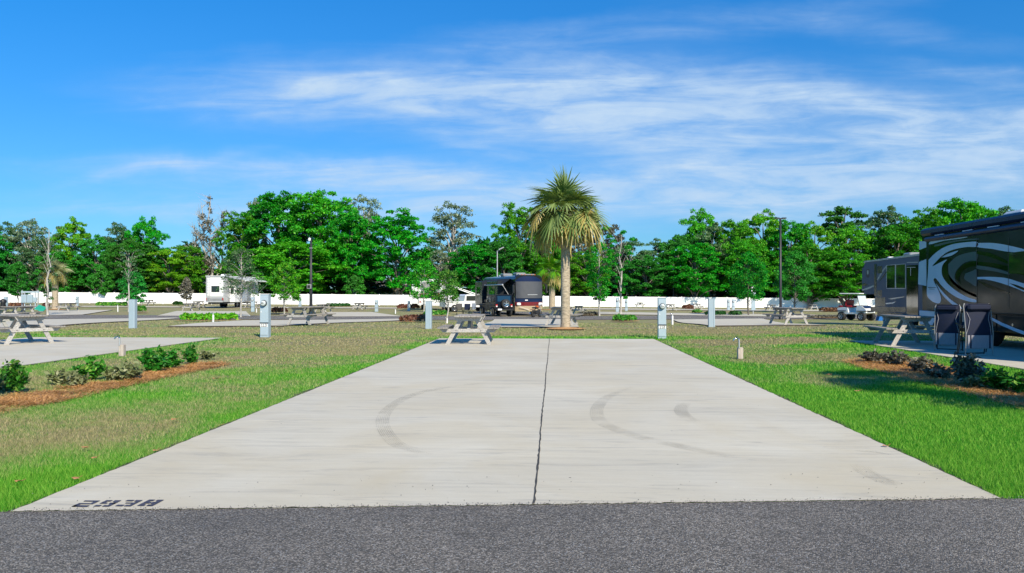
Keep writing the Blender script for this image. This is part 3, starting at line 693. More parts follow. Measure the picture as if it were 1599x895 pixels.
for a in [(1362, 567, 549, 36, 'l_grey', 'bronze shrub at the left end of the right bed', 170), (1398, 572, 551, 40, 'l_grey', 'second bronze shrub from the left in the right bed', 180),
          (1436, 583, 560, 34, 'l_grey', 'third bronze shrub from the left in the right bed', 150), (1470, 593, 571, 34, 'l_grey', 'thin low shrub left of the tallest bronze one', 120),
          (1508, 603, 560, 48, 'l_grey', 'tallest bronze shrub in the right bed', 240), (1562, 611, 578, 44, 'l_shrub', 'dark green shrub right of the tallest bronze one', 190),
          (1530, 607, 584, 34, 'l_pale', 'low olive shrub between the tallest and the dark green one', 110), (1594, 616, 584, 36, 'l_shrub', 'dark green shrub cut by the right frame edge', 160), (1640, 622, 586, 40, 'l_grey', 'bronze shrub past the right frame edge', 150)]:
    shrub(*a[:6], G2, a[6], seed=2)

def hedge(x0, x1, base, top, m, label, mulch=True, lumps=None, depth=1.0):
    a, b = P(x0, base), P(x1, base); L = (b-a).length; h = (base-top)*dep(a)/1200; mid = (a+b)/2; rr = np.random.default_rng(int(x0))
    e = empty('hedge', mid, math.atan2(b.y-a.y, b.x-a.x), label, 'hedge')
    k = lumps or max(2, int(L/(h*.8))); cs = []; nr = []
    for i in range(k):
        cx = -L/2+L*(i+.5)/k; rx = L/k*.85
        N = int(150*max(1, rx*h*4)); d = unit(rr.normal(size=(N, 3))); d[:, 2] = np.abs(d[:, 2])*1.0-.15
        cs.append(np.array([cx, 0, h*.42])+d*np.array([rx, depth*.5, h*.58])*rr.uniform(.75, 1.03, (N, 1))*np.array([1, 1, rr.uniform(.85, 1.08)])); nr.append(d)
    cs = np.concatenate(cs); nr = np.concatenate(nr); cs[:, 2] = np.maximum(cs[:, 2], .05)
    v = leaves(rr, cs, .10+.0012*a.y, nr, .7, 1.5); fast('foliage', v, 4, m, e, {'rnd': rr.random(len(v))})
    if mulch:
        mb = MB(); mb.add([(math.cos(t_)*(L/2+.35), math.sin(t_)*(depth*.5+.45), .09) for t_ in np.linspace(0, 2*math.pi, 25)[:-1]], [tuple(range(24))], 'mulch'); mb.build('mulch_ring', None, e)
    return e
for a in [(284, 368, 502, 487.5, 'l_lime', 'long clipped hedge with yellowish tips in front of the white trailer'), (152, 198, 479, 470.5, 'l_shrub', 'low green hedge before the fence left of the left post'),
          (427, 446, 491, 478, 'l_red', 'reddish shrub clump beside the bright green young tree'), (629, 664, 504, 490, 'l_red', 'red leaved hedge beside the plain grey post in the centre'),
          (664, 698, 494, 483.5, 'l_shrub', 'dark green hedge right of the plain grey post in the centre'), (623, 652, 484, 474, 'l_red', 'dull red hedge left of the white camper'),
          (961, 990, 503, 490.5, 'l_shrub', 'low round green shrub on mulch right of the big palm'), (510, 545, 479.5, 473, 'l_under', 'dark low hedge by the fence behind the small conical trees'),
          (1283, 1317, 487, 480, 'l_red', 'brown hedge left of the golf cart'), (1104, 1116, 493, 485, 'l_under', 'small round dark shrub right of the tall plain post on the right'),
          (1118, 1130, 493, 485, 'l_under', 'second small round dark shrub right of the tall plain post'), (1141, 1155, 493, 485.5, 'l_under', 'spreading dark shrub left of the sign tree'),
          (1068, 1080, 485, 475, 'l_red', 'reddish shrub under the small tree on the right'), (1092, 1102, 480, 473, 'l_red', 'round reddish bush against the white fence'),
          (1084, 1093, 489, 483.5, 'l_shrub', 'small bright green shrub left of the tall plain post'), (213, 226, 489, 476, 'l_shrub', 'dark bush just right of the plain left post'),
          (272, 284, 477.5, 470, 'l_under', 'square clipped bush against the fence left of the white trailer'), (970, 977, 479, 475, 'l_under', 'first tiny clipped bush along the fence right of the palm'),
          (981, 989, 479.5, 475.5, 'l_under', 'second tiny clipped bush along the fence right of the palm'), (1012, 1019, 480, 476, 'l_under', 'third tiny clipped bush along the fence right of the palm'),
          (1020, 1027, 480, 476, 'l_under', 'fourth tiny clipped bush along the fence right of the palm'), (1232, 1243, 481, 475.5, 'l_shrub', 'small green bush along the fence right of the tall lamp pole'),
          (15, 36, 480, 472, 'l_red', 'reddish hedge by the fence at the far left'), (0, 18, 489, 482, 'l_pale', 'yellowish low plants at the far left above the picnic table'), (68, 76, 480, 472, 'l_red', 'dull red bush between the meter rack and the left palm'),
          (1266, 1312, 497.5, 493, 'l_grey', 'low row of dry plants right of the right middle picnic table'), (905, 932, 493.5, 487, 'l_grey', 'low grey shrubs before the picnic table behind the big palm')]:
    hedge(*a[:6], mulch=a[4] not in ('l_under',) and a[2] > 485)

def tubetree(mb, rr, base, top, r0, n=6, wob=.15):
    pts = []; base = Vector(base); top = Vector(top); L = (top-base).length
    for i in range(n+1):
        f = i/n; j = Vector((rr.normal(), rr.normal(), 0))*wob*L*.08*math.sin(f*math.pi)
        pts.append(base.lerp(top, f)+j)
    mb.tube(pts, [r0*(1-.8*i/n)+.004 for i in range(n+1)], 7)
def clumpleaves(rr, clumps, per, size, flat=1.0):
    cs = []; nr = []
    for c, r_ in clumps:
        n = max(3, int(per*(.7+.6*rr.random()))); d = unit(rr.normal(size=(n, 3)))
        d[:, 2] = np.where(d[:, 2] < -.35, -d[:, 2]*.6, d[:, 2])
        q = np.array(c)+d*np.array([r_, r_, r_*flat])*rr.uniform(.45, 1.05, (n, 1)); cs.append(q); nr.append(d+np.array([0, 0, .35]))
    cs = np.concatenate(cs); nr = unit(np.concatenate(nr)); return leaves(rr, cs, size, nr, .75, 1.4)

# --- young planted trees of the grounds
def young(px, base, top, cb, width, m, label, style='round', dens=1.0, bark='palebark', D=None, r=None):
    p = P(px, base) if D is None else atD(px, D); s = dep(p)/1200; h = zAt(top, dep(p))-p.z; c0 = zAt(cb, dep(p))-p.z; w = width*s
    rr = np.random.default_rng(int(px*13)+3); e = empty('young_tree', p, 0, label, 'young tree', 'young trees planted round the sites')
    tr = MB(); tubetree(tr, rr, (0, 0, -.05), (rr.normal()*.1, 0, h*.93), (r or .022+.010*h), 7, .22)
    cl = []; n = 46 if style != 'bare' else 26
    for i in range(n):
        f = (i+.5)/n; z = c0+(h-c0)*f
        prof = {'round': math.sin(math.pi*min(1, .14+f*.86))**.7, 'cone': (1-f)**.75*(.35+min(1, f*6)*.65), 'wide': math.sin(math.pi*(.10+.62*f+.2))**.8, 'bare': .35+.65*f, 'vase': .5+.5*math.sin(f*2.6)}[style]
        q = rr.uniform(.25, 1)**.5; a = i*2.4+rr.normal()*.3; R_ = w/2*prof*q*.86
        x, y = math.cos(a)*R_, math.sin(a)*R_
        if R_ > .12*w: tr.tube([(0, 0, z-(.35 if style != 'bare' else .9)*R_-.05*h), (x*.55, y*.55, z-.15*R_), (x, y, z)], [.008+.003*h*(1-f), .008, .003], 5)
        cl.append(((x, y, z), w*(.15 if style != 'bare' else .09)*rr.uniform(.7, 1.25)*(.6+.4*prof)))
    v = clumpleaves(rr, cl, (165 if style != 'bare' else 95)*dens, max(.065, .0016*p.y), .85)
    fast('crown', v, 4, m, e, {'rnd': rr.random(len(v))}); tr.build('trunk', bark, e); return e
for a in [(444, 492, 411, 469, 58, 'l_lime', 'bright green young tree with a full layered crown beside the left meter post', 'wide', .95), (376, 496, 388, 462, 72, 'l_dull', 'thin sparse tree standing in front of the white trailer', 'wide', .35),
          (505, 474.5, 439, 471, 26, 'l_oak', 'small conical tree just right of the black lamp pole', 'cone', 1.3), (553, 476.5, 431, 470, 36, 'l_dark', 'rounded young tree right of the small conical one', 'round', .9),
          (291, 476, 433, 468, 22, 'l_grey', 'brownish small tree left of the white trailer', 'round', .6), (160, 474, 415, 462, 38, 'l_dark', 'dark green young tree before the fence left of the left post', 'round', 1.0),
          (206, 479, 424, 472, 48, 'l_dark', 'full green young tree behind the plain left post', 'wide', 1.1), (201, 487, 384, 440, 50, 'l_dull', 'slender pale-stemmed bare tree behind the plain left post', 'bare', .35),
          (28, 476, 408, 463, 46, 'l_dark', 'dark green young tree near the left frame edge', 'round', 1.1), (75, 493, 340, 470, 54, 'l_dull', 'tall wispy tree with bare upward branches by the left palm', 'bare', .9),
          (697, 505, 424, 472, 56, 'l_shrub', 'young tree with yellowish leaves in front of the white pickup', 'wide', .8), (662, 487, 408, 468, 56, 'l_oak', 'leafy young tree hiding the white camper', 'wide', .75),
          (936, 494, 383, 470, 54, 'l_oak', 'young tree with red-tipped leaves right of the big palm', 'vase', .9), (969, 491, 356, 468, 64, 'l_oak', 'tall young tree with long pale bare limbs', 'bare', 1.3),
          (1065, 478, 436, 472, 36, 'l_dark', 'small leaning conical tree right of the far lamp pole', 'cone', 1.3), (1169, 493, 398, 468, 60, 'l_oak', 'dense young tree with dark trunk beside the blue sign', 'round', 1.5),
          (1242, 488, 396, 469, 66, 'l_dark', 'dark bushy tree right of the tall lamp pole', 'round', 1.5), (1270, 482, 430, 472, 48, 'l_dark', 'lower green tree right of the dark bushy one', 'wide', 1.0),
          (1328, 480, 436, 474, 26, 'l_oak', 'small green tree behind the golf cart', 'cone', 1.2)]:
    young(*a, bark='bark' if a[0] in (1169, 1242) else 'palebark')
# trees standing beside the photographer: outside the picture, their shade falls into it
young(0, 0, 457-1200*3.6/6.2, 457-1200*.4/6.2, 760, 'l_oak', 'young shade tree right of the photographer', 'wide', 3, D=6.2).location = (8.3, 7.3, 0)
young(1, 0, 457-1200*2.6/6.2, 457-1200*.7/6.2, 300, 'l_oak', 'young shade tree left of the photographer', 'wide', 1.3, D=6.2).location = (-6.7, 7.2, 0)

# --- palms
def palm(px, base, top, cy, crad, tw, label, m1='l_palm', m2='l_palmdry', nf=44, seed=1, ymul=1):
    p = P(px, base); s = dep(p)/1200; H = zAt(cy, dep(p))-p.z; Rr = crad*s; rr = np.random.default_rng(seed)
    e = empty('palm_tree', p, 0, label, 'palm tree')
    tr = MB(); r0 = tw*s/2; n = 40; prof = []
    for i in range(n+1):
        f = i/n; rad = r0*(1.12-.18*f)*(1+.25*max(0, .05-f)*10)+.012*(i % 2)*r0*4*.25; prof.append((rad*(1-(max(0, f-.9))*1.2), f*H))
    tr.lathe(prof, 18); t_ = tr.build('trunk', 'palmbark', e)
    # old leaf-base stubs under the crown
    bt = MB()
    for i in range(26):
        a = i*2.4; z = H*(.80+.2*i/26); rd = r0*.85
        bt.bar((math.cos(a)*rd*.8, math.sin(a)*rd*.8, z), (math.cos(a)*(rd+.10*Rr), math.sin(a)*(rd+.10*Rr), z+.16*Rr), .05*Rr, .02*Rr)
    bt.build('leaf_base', 'post', e)
    for name, dry in (('crown', False), ('dry_fronds', True)):
        V4 = []; st = MB(); cnt = nf if not dry else int(nf*.36)
        for i in range(cnt):
            a = i*2.39996+rr.normal()*.2
            if dry: el = R(rr.uniform(-40, 0))
            else: el = R(min(84, 84-108*(i/cnt)**.95+rr.normal()*15))
            d = np.array([math.cos(a)*math.cos(el), math.sin(a)*math.cos(el), math.sin(el)])
            pl = Rr*rr.uniform(.36, .76)*(1-.42*max(0, d[2])**2 if not dry else .95); o = np.array([0, 0, H+.08*Rr]); hub = o+d*pl; hub[2] -= .05*Rr*math.cos(el)
            st.tube([o+d*.05, (o+hub)/2+np.array([0, 0, .03*Rr]), hub], [.018*Rr, .014*Rr, .01*Rr], 4)
            up = np.array([0, 0, 1.]) if abs(d[2]) < .95 else np.array([1., 0, 0]); side = unit(np.cross(d, up)[None])[0]; nrm = np.cross(side, d); ro = rr.normal()*.38; side, nrm = side*math.cos(ro)+nrm*math.sin(ro), nrm*math.cos(ro)-side*math.sin(ro)
            K = 24; bd = R(20+42*(1-max(0, math.sin(el)))); mx = d*math.cos(bd)-nrm*math.sin(bd)
            for k in range(K):
                q = -2.3+4.6*k/(K-1); L = Rr*(.56-.08*abs(q)/2.3)*rr.uniform(.72, 1.08); w = .021*Rr
                dirv = mx*math.cos(q)+side*math.sin(q)+(d*.22 if True else 0); droop = .24 if not dry else .42
                pts = []
                for f in (0, .35, .7, 1.0):
                    pt = hub+dirv*L*f; pt = pt+np.array([0, 0, -1])*L*droop*f*f*(1 if el < R(75) else .3); pts.append(pt)
                wd = unit(np.cross(dirv, nrm)[None])[0]; ws = (.35, 1, .75, .06)
                for j in range(3):
                    V4.append([pts[j]-wd*w*ws[j], pts[j]+wd*w*ws[j], pts[j+1]+wd*w*ws[j+1], pts[j+1]-wd*w*ws[j+1]])
        V4 = np.array(V4); ra = np.repeat(rr.random(len(V4)//3), 3)
        c = fast(name, V4, 4, m2 if dry else m1, e, {'rnd': ra}); st.build('frond_stalks', 'l_palmdry' if dry else 'l_palm', c)
    mb = MB(); mb.add([(math.cos(q)*r0*4.4*(1+.15*math.sin(5*q)), math.sin(q)*r0*4.4, .05) for q in np.linspace(0, 2*math.pi, 29)[:-1]]+[(0, 0, .12)], [(i, (i+1) % 28, 28) for i in range(28)], 'mulch'); mb.build('mulch_ring', None, e)
    return e
palm(883, 515, 262, 335, 70, 13.5, 'big palm with a thick straight trunk in the centre, its lower fronds yellowed', seed=4)
palm(862, 484, 403, 424, 30, 9, 'small palm behind the big palm beside the dark motorhome', 'l_lime', nf=30, seed=7)
palm(86, 484, 400, 424, 27, 9, 'palm with a drooping yellowish crown at the left before the fence', 'l_pale', nf=26, seed=9)

# --- woodland trees behind the fence: prototypes ten metres high
def proto_tree(seed, m, nl=22, per=112, lobe=(1.5, 2.1), rx=3.4, rz=3.9, cz=5.3, size=.155, sub=14, bark='bark', subr=(.34, .62), flat=.8, name='woodland_tree'):
    rr = np.random.default_rng(seed); e = empty(name, (0, 0, -500), 0, 'x', 'tree')
    tr = MB(); tubetree(tr, rr, (0, 0, -.3), (rr.normal()*.3, 0, cz+rz*.5), .26, 8, .6); cl = []
    for i in range(nl):
        u = 1-1.85*((i+.5)/nl)**.9; a = i*2.4+rr.normal()*.25; q = math.sqrt(max(0, 1-u*u))
        c = np.array([math.cos(a)*q*rx, math.sin(a)*q*rx, cz+u*rz])*1.0; c[:2] *= rr.uniform(.55, .95)
        tr.tube([(0, 0, max(1.0, c[2]-1.6-1.2*rr.random())), (c[0]*.5, c[1]*.5, c[2]-.6), tuple(c)], [.085, .06, .02], 6)
        lr = rr.uniform(*lobe)
        for k in range(sub):
            d = unit(rr.normal(size=3)[None])[0]
            if d[2] < -.3: d[2] *= -.5
            cl.append((c+d*lr*rr.uniform(.55, 1)*np.array([1, 1, flat]), rr.uniform(*subr)))
    v = clumpleaves(rr, cl, per, size, .8)
    z1 = v[:, :, 2].max(); 
    fast('crown', v, 4, m, e, {'rnd': rr.random(len(v))}); tr.build('trunk', bark, e)
    w = np.percentile(v[:, :, 0], 99)-np.percentile(v[:, :, 0], 1)
    e['_w'] = float(w); e['_h'] = float(z1); return e
PT = {'oak1': proto_tree(1, 'l_oak'), 'oak2': proto_tree(2, 'l_oak', nl=26, lobe=(1.2, 1.8)), 'oak3': proto_tree(3, 'l_oak', nl=20, rx=3.0),
      'dark1': proto_tree(4, 'l_dark', nl=22, lobe=(1.2, 1.7), rx=2.9), 'lime1': proto_tree(5, 'l_lime', nl=20, rx=2.8, lobe=(1.1, 1.6), per=100),
      'dull1': proto_tree(6, 'l_dull', nl=20, lobe=(1.1, 1.6), rx=2.8, per=84, bark='palebark'),
      'thin1': proto_tree(7, 'l_silver', nl=26, lobe=(.9, 1.3), rx=2.2, rz=4.0, cz=5.6, sub=8, per=40, subr=(.35, .6), bark='palebark'),
      'moss1': proto_tree(8, 'l_moss', nl=24, lobe=(.9, 1.3), rx=2.4, rz=3.8, cz=5.6, sub=8, per=46, subr=(.3, .55), bark='palebark'),
      'pine1': proto_tree(9, 'l_dark', nl=14, lobe=(.7, 1.0), rx=2.4, rz=1.5, cz=8.0, sub=8, per=90, subr=(.3, .5), flat=.35, name='pine_tree'),
      'bush1': proto_tree(10, 'l_under', nl=11, lobe=(1.6, 2.2), rx=3.2, rz=3.0, cz=4.2, per=60, sub=10, size=.28)}
first = set()
def place(kind, px, top, width, D, label, group='woodland trees beyond the white fence', rz=None, name=None):
    pr = PT[kind]; p = atD(px, D); h = zAt(top, dep(p))-p.z; w = width/1200*dep(p); z = h/pr['_h']; xy = w/pr['_w']
    rz = rz if rz is not None else random.Random(px).uniform(-3, 3)
    if kind not in first:
        first.add(kind); e = pr; e.location = p; e.rotation_euler = (0, 0, rz); e['label'] = label; e['group'] = group
    else: e = dup(pr, p, rz, label, group)
    e.scale = (xy, xy, z)
    return e
kn = {'oak1': 'bright green', 'oak2': 'bright green', 'oak3': 'bright green', 'dark1': 'deep green', 'lime1': 'yellow green', 'dull1': 'grey green', 'thin1': 'thin grey green', 'moss1': 'mossy brown', 'pine1': 'flat topped'}
WT = [('oak2', -90, 340, 110, 140, 'tree past the left frame edge, farther one'), ('dark1', -30, 345, 80, 134, 'tree just past the left frame edge'),
      ('dull1', 8, 336, 66, 142, 'tree cut by the left frame edge'), ('thin1', 46, 330, 58, 140, 'airy tree second from the left frame edge'), ('dull1', 62, 360, 60, 133, 'tree below and between the first two tall left ones'),
      ('lime1', 112, 329, 58, 136, 'tall yellowish tree above the left palm'), ('dark1', 88, 385, 56, 132, 'low tree directly behind the left palm'), ('dark1', 150, 358, 50, 134, 'short tree right of the tall yellowish left one'), ('dull1', 185, 338, 56, 140, 'greyish tree above the plain left post'),
      ('oak3', 226, 329, 60, 138, 'tall leafy tree right of the greyish one above the plain left post'), ('dark1', 208, 365, 66, 132, 'low broad tree behind the full young tree'), ('lime1', 265, 380, 62, 134, 'low yellowish tree left of the bare vine-hung tree'), ('oak2', 296, 378, 54, 137, 'low round tree touching the bare vine-hung tree'),
      ('oak1', 378, 322, 76, 138, 'left shoulder tree of the biggest oak group'), ('thin1', 398, 300, 40, 146, 'thin airy tree showing above the left shoulder of the oak group'), ('oak2', 434, 293, 112, 141, 'big tree left of the tallest oak top'), ('oak1', 500, 285, 128, 140, 'tallest oak behind the black lamp pole'),
      ('oak3', 548, 318, 84, 136, 'oak between the tallest oak and the round one'), ('thin1', 570, 297, 58, 148, 'grey airy tree rising between the tallest and the round oak'), ('oak1', 622, 322, 112, 137, 'round separate oak in front of the house roofs'), ('oak2', 455, 372, 120, 131, 'low wide oak under the biggest group'),
      ('lime1', 662, 420, 34, 133, 'small yellowish tree under the right side of the round oak'), ('thin1', 708, 310, 72, 140, 'tall airy poplar-like tree right of the round oak'), ('oak3', 742, 374, 84, 135, 'low leafy tree behind the dark motorhome'), ('thin1', 688, 385, 50, 136, 'short airy tree below the poplar-like one'),
      ('oak1', 812, 313, 78, 137, 'tall leafy tree left of the big palm crown'), ('dark1', 785, 366, 56, 133, 'lower tree between the lamp mast and the big palm'), ('oak2', 850, 372, 60, 138, 'tree half hidden by the big palm crown'), ('moss1', 905, 342, 66, 144, 'moss-hung tree right behind the big palm trunk'),
      ('moss1', 945, 350, 60, 140, 'moss-hung tree right of the big palm crown'), ('lime1', 915, 392, 60, 133, 'low yellowish tree right behind the big palm trunk'), ('dull1', 985, 372, 56, 137, 'greyish tree behind the long-limbed young tree'), ('dark1', 1008, 398, 60, 132, 'low tree behind the number 112 post'),
      ('dull1', 1030, 372, 50, 140, 'greyish tree above the number 112 post'), ('dark1', 1058, 366, 56, 135, 'deep tree above the far lamp pole'), ('oak3', 1095, 326, 62, 142, 'tall tree at the left end of the right-hand wood'), ('dull1', 1112, 348, 52, 138, 'greyish tree beside the tall left end of the right-hand wood'),
      ('oak1', 1085, 378, 78, 131, 'low broad tree at the foot of the left end of the right-hand wood'), ('oak2', 1150, 345, 70, 138, 'tree above the sign in the right-hand wood'), ('lime1', 1192, 328, 66, 143, 'tall tree just left of the tall lamp pole'), ('oak1', 1165, 372, 78, 132, 'low tree in front of the one above the sign'),
      ('oak3', 1238, 344, 70, 138, 'tree just right of the tall lamp pole'), ('lime1', 1272, 348, 58, 141, 'tree second to the right of the tall lamp pole'), ('oak2', 1262, 385, 90, 131, 'low wide tree behind the dark bushy young one'), ('pine1', 1316, 327, 64, 150, 'pine rising above the right-hand wood'),
      ('oak1', 1335, 352, 80, 136, 'tree under the pine'), ('oak3', 1320, 392, 80, 130, 'low tree behind the golf cart'), ('dull1', 1385, 326, 66, 142, 'greyish tree left of the highest right part of the wood'), ('oak2', 1402, 352, 84, 134, 'tree above the grey trailer roof'),
      ('oak1', 1440, 330, 88, 138, 'tree left of the highest one on the right'), ('oak2', 1505, 317, 106, 140, 'highest tree of the right-hand wood'), ('dull1', 1562, 328, 70, 144, 'greyish tree peeping over the motorhome roof'), ('oak3', 1600, 335, 80, 138, 'tree at the right frame edge above the motorhome'),
      ('oak1', 1680, 330, 110, 138, 'tree past the right frame edge'), ('oak2', 1780, 335, 120, 140, 'second tree past the right frame edge')]
for k, px, top, w, D, lab in WT:
    place(k, px, top, w*1.08, D, (kn[k]+' '+lab) if not lab.startswith('pine') else lab)
# bushes just behind the fence
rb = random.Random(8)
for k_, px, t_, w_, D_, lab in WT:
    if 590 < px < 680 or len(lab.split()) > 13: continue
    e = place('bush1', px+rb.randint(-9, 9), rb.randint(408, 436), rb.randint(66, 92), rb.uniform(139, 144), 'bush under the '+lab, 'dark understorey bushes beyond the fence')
# bare vine-hung snag
def snag(px, top, D, w, label):
    p = atD(px, D); s = dep(p)/1200; h = zAt(top, dep(p))-p.z; rr = np.random.default_rng(21); e = empty('bare_tree', p, 0, label, 'tree')
    tr = MB(); cl = []
    for (bx, tx, f) in ((-.1, -.28, .92), (0, .05, 1), (.12, .42, .86), (-.05, -.5, .7)):
        W2 = w*s; base = Vector((bx*W2, 0, 0)); tip = Vector((tx*W2, rr.normal()*.5, h*f)); tubetree(tr, rr, base, tip, .26, 9, .5)
        for k in range(24):
            q = rr.uniform(.3, 1); a = rr.uniform(0, 6.28); o = base.lerp(tip, q); L = (1.15-q)*W2*.42+.5
            t2 = o+Vector((math.cos(a)*L, math.sin(a)*L, L*.8)); tr.tube([o, (o+t2)/2+Vector((0, 0, .2)), t2], [.08, .05, .015], 5)
            for z in range(3):
                t3 = t2+Vector((rr.normal(), rr.normal(), abs(rr.normal())+.2))*.7; tr.tube([(o+t2)/2, t3], [.03, .01], 4)
            if rr.random() < .55: cl.append((tuple(o+(t2-o)*rr.uniform(.1, .8)), rr.uniform(.35, .9)))
    for k in range(26):
        q = rr.uniform(.05, .75); cl.append(((rr.normal()*.12*w*s, rr.normal()*.8, h*q), rr.uniform(.5, 1.0)))
    v = clumpleaves(rr, cl, 46, .24, 1.5); fast('vines', v, 4, 'l_moss', e, {'rnd': rr.random(len(v))}); tr.build('trunk', 'palebark', e)
snag(328, 299, 139, 56, 'bare dead-looking tree hung with vines left of the oak group')
# deep wood behind
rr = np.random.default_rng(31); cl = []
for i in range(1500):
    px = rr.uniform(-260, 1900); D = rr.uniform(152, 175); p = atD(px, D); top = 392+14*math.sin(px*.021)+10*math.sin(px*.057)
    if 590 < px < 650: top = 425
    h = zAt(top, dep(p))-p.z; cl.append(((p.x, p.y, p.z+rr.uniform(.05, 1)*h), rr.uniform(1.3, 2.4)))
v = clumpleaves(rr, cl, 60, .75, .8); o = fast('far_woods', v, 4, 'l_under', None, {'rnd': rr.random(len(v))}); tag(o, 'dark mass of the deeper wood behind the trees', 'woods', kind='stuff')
# ================================================= FENCE AND HOUSES
fa = Vector((-105, 116.6, 0)); fb = Vector((125, 140.5, 0)); fe = empty('white_fence', (fa.x, fa.y, 0), 0, 'long smooth white fence crossing the whole background', 'fence')
nP = 60
for i in range(nP):
    a = fa.lerp(fb, i/nP); b = fa.lerp(fb, (i+1)/nP); za, zb = float(gz(a.x, a.y)), float(gz(b.x, b.y)); d = (b-a).normalized(); nrm = Vector((-d.y, d.x, 0))*.03
    mb = MB(); o = fa; q = []
    for p, z in ((a+d*.06, za), (b-d*.06, zb)):
        for s_ in (-1, 1):
            for hh in (.06, 1.76): q.append((p.x-o.x+nrm.x*s_, p.y-o.y+nrm.y*s_, z+hh))
    mb.add(q, [(0, 1, 5, 4), (2, 6, 7, 3), (1, 3, 7, 5), (0, 4, 6, 2), (0, 2, 3, 1), (4, 5, 7, 6)], 'vinyl')
    mb.build('panel', None, fe)
    pb = MB(); pb.box((a.x-o.x, a.y-o.y, za+.92), (.14, .14, 1.84), 'vinyl', rz=math.atan2(d.y, d.x)); pb.build('post', None, fe)
def house(px, D, w, d, wallh, roofh, rz, label):
    p = atD(px, D); e = empty('house', p, rz, label, 'house'); mb = MB(); mb.box((0, 0, wallh/2), (w, d, wallh), 'housewall'); mb.build('wall', None, e)
    rf = MB(); rf.prism([(-d/2-.5, wallh), (d/2+.5, wallh), (0, wallh+roofh)], -w/2-.5, w/2+.5, 'roofshingle'); rf.build('roof', None, e)
    for x in (-w*.3, 0, w*.3):
        wn_ = MB(); wn_.box((x, -d/2-.03, wallh*.55), (1.6, .08, 1.2), 'vinyl'); f = wn_.build('window', None, e)
        g_ = MB(); g_.box((x, -d/2-.09, wallh*.55), (1.4, .05, 1.0), 'glass'); g_.build('pane', None, f)
house(607, 158, 9, 7, 2.6, 1.7, R(12), 'house with a pale grey roof seen through the gap left of the round oak trunk')
house(648, 160, 8, 7, 2.8, 1.6, R(-20), 'second grey roofed house seen just right of the round oak trunk')
house(838, 156, 7, 6, 2.9, 1.5, R(8), 'low house glimpsed between the dark motorhome and the big palm trunk')

# ================================================= PICNIC TABLES
def picnic(label, p, rz=0, group='weathered wooden picnic tables'):
    e = empty('picnic_table', p, rz, label, 'picnic table', group); L = 1.83
    t_ = MB()
    for i in range(5): x = -.29+.145*i; t_.box((x, (i % 2)*.006-.003, .748), (.137, L, .04), 'woodtop', bev=.006)
    t_.build('tabletop', None, e)
    for s_ in (-1, 1):
        b = MB()
        for k in (0, 1): b.box((s_*(.60+.145*k), 0, .44), (.137, L, .04), 'woodtop', bev=.006)
        b.build('bench_seat', None, e)
    for y in (-.66, .66):
        yo = y+(.04 if y > 0 else -.04)
        c = MB(); c.prism([(-.38, .727), (.38, .727), (.32, .63), (-.32, .63)], yo-.02+.0, yo+.02, 'wood', axis='y'); c.build('top_support', None, e)
        c = MB(); c.prism([(-.77, .418), (.77, .418), (.68, .325), (-.68, .325)], yo-.02, yo+.02, 'wood', axis='y')
        for bx in (-.33, .33): c.cyl((bx, yo-.03, .37), (bx, yo+.03, .37), .012, 6, 'darkmetal')
        c.build('crossbeam', None, e)
        for s_ in (-1, 1):
            g_ = MB(); g_.prism([(s_*.24, .727), (s_*.12, .727), (s_*.50, 0), (s_*.62, 0)], y-.0195, y+.0195, 'wood', axis='y'); g_.build('leg', None, e)
        g_ = MB(); g_.bar((0, y*.9, .36), (0, y*.2, .71), .09, .04, 'wood'); g_.build('brace', None, e)
    return e
T0 = picnic('picnic table at the far left corner of the central concrete pad, seen end on', P(730, 539.5)+Vector((0, .7, .022)), R(2))
tl = [((1431, 541.5), -4, 'picnic table on the pad beside the big motorhome, in its shade'), ((47, 538), 56, 'nearest picnic table at the left frame edge, above the shrub bed'),
      ((-14, 519), 56, 'picnic table partly outside the left frame edge, behind the nearest left one'), ((466, 509.5), -18, 'picnic table right of the number 113 meter post'), ((1244, 509), 14, 'picnic table right of the tall black lamp pole'),
      ((873, 510.5), -10, 'picnic table half hidden behind the big palm trunk'), ((103, 486.5), -6, 'picnic table right of the small left palm'), ((296, 486.5), -8, 'picnic table at the left end of the long clipped hedge'),
      ((503, 488.5), -6, 'picnic table right of the foot of the black lamp pole'), ((560, 484.5), -5, 'picnic table under the rounded young tree'), ((229, 477.8), -5, 'picnic table near the fence right of the full young tree'),
      ((391, 481.5), -10, 'picnic table beneath the nose of the white trailer'), ((904, 491.5), 0, 'picnic table beyond the big palm trunk on its right'), ((1000, 480.5), 4, 'picnic table near the fence left of the far lamp pole'),
      ((1048, 485.5), 8, 'picnic table just right of the number 112 post'), ((1089, 483.5), 6, 'picnic table left of the tall plain post on the right'), ((1206, 485.5), 5, 'picnic table between the sign tree and the tall lamp pole'),
      ((1270, 484.5), 8, 'picnic table behind the dark bushy tree right of the tall lamp pole'), ((1132, 479.5), 4, 'picnic table near the fence right of the tall plain post'), ((15, 503), 0, 'picnic table left of the meter rack beyond the nearest table'), ((308, 481), 0, 'picnic table at the left rear corner of the white trailer')]
tables = [T0]
for (px, py), rz, lab in tl:
    p = P(px, py); off = .7 if p.y < 40 else .3
    if p.y < 26: p.z += .022
    else: p.z += .06
    tables.append(dup(T0, p+Matrix.Rotation(R(rz), 3, 'Z') @ Vector((0, off, 0)), R(rz), lab))

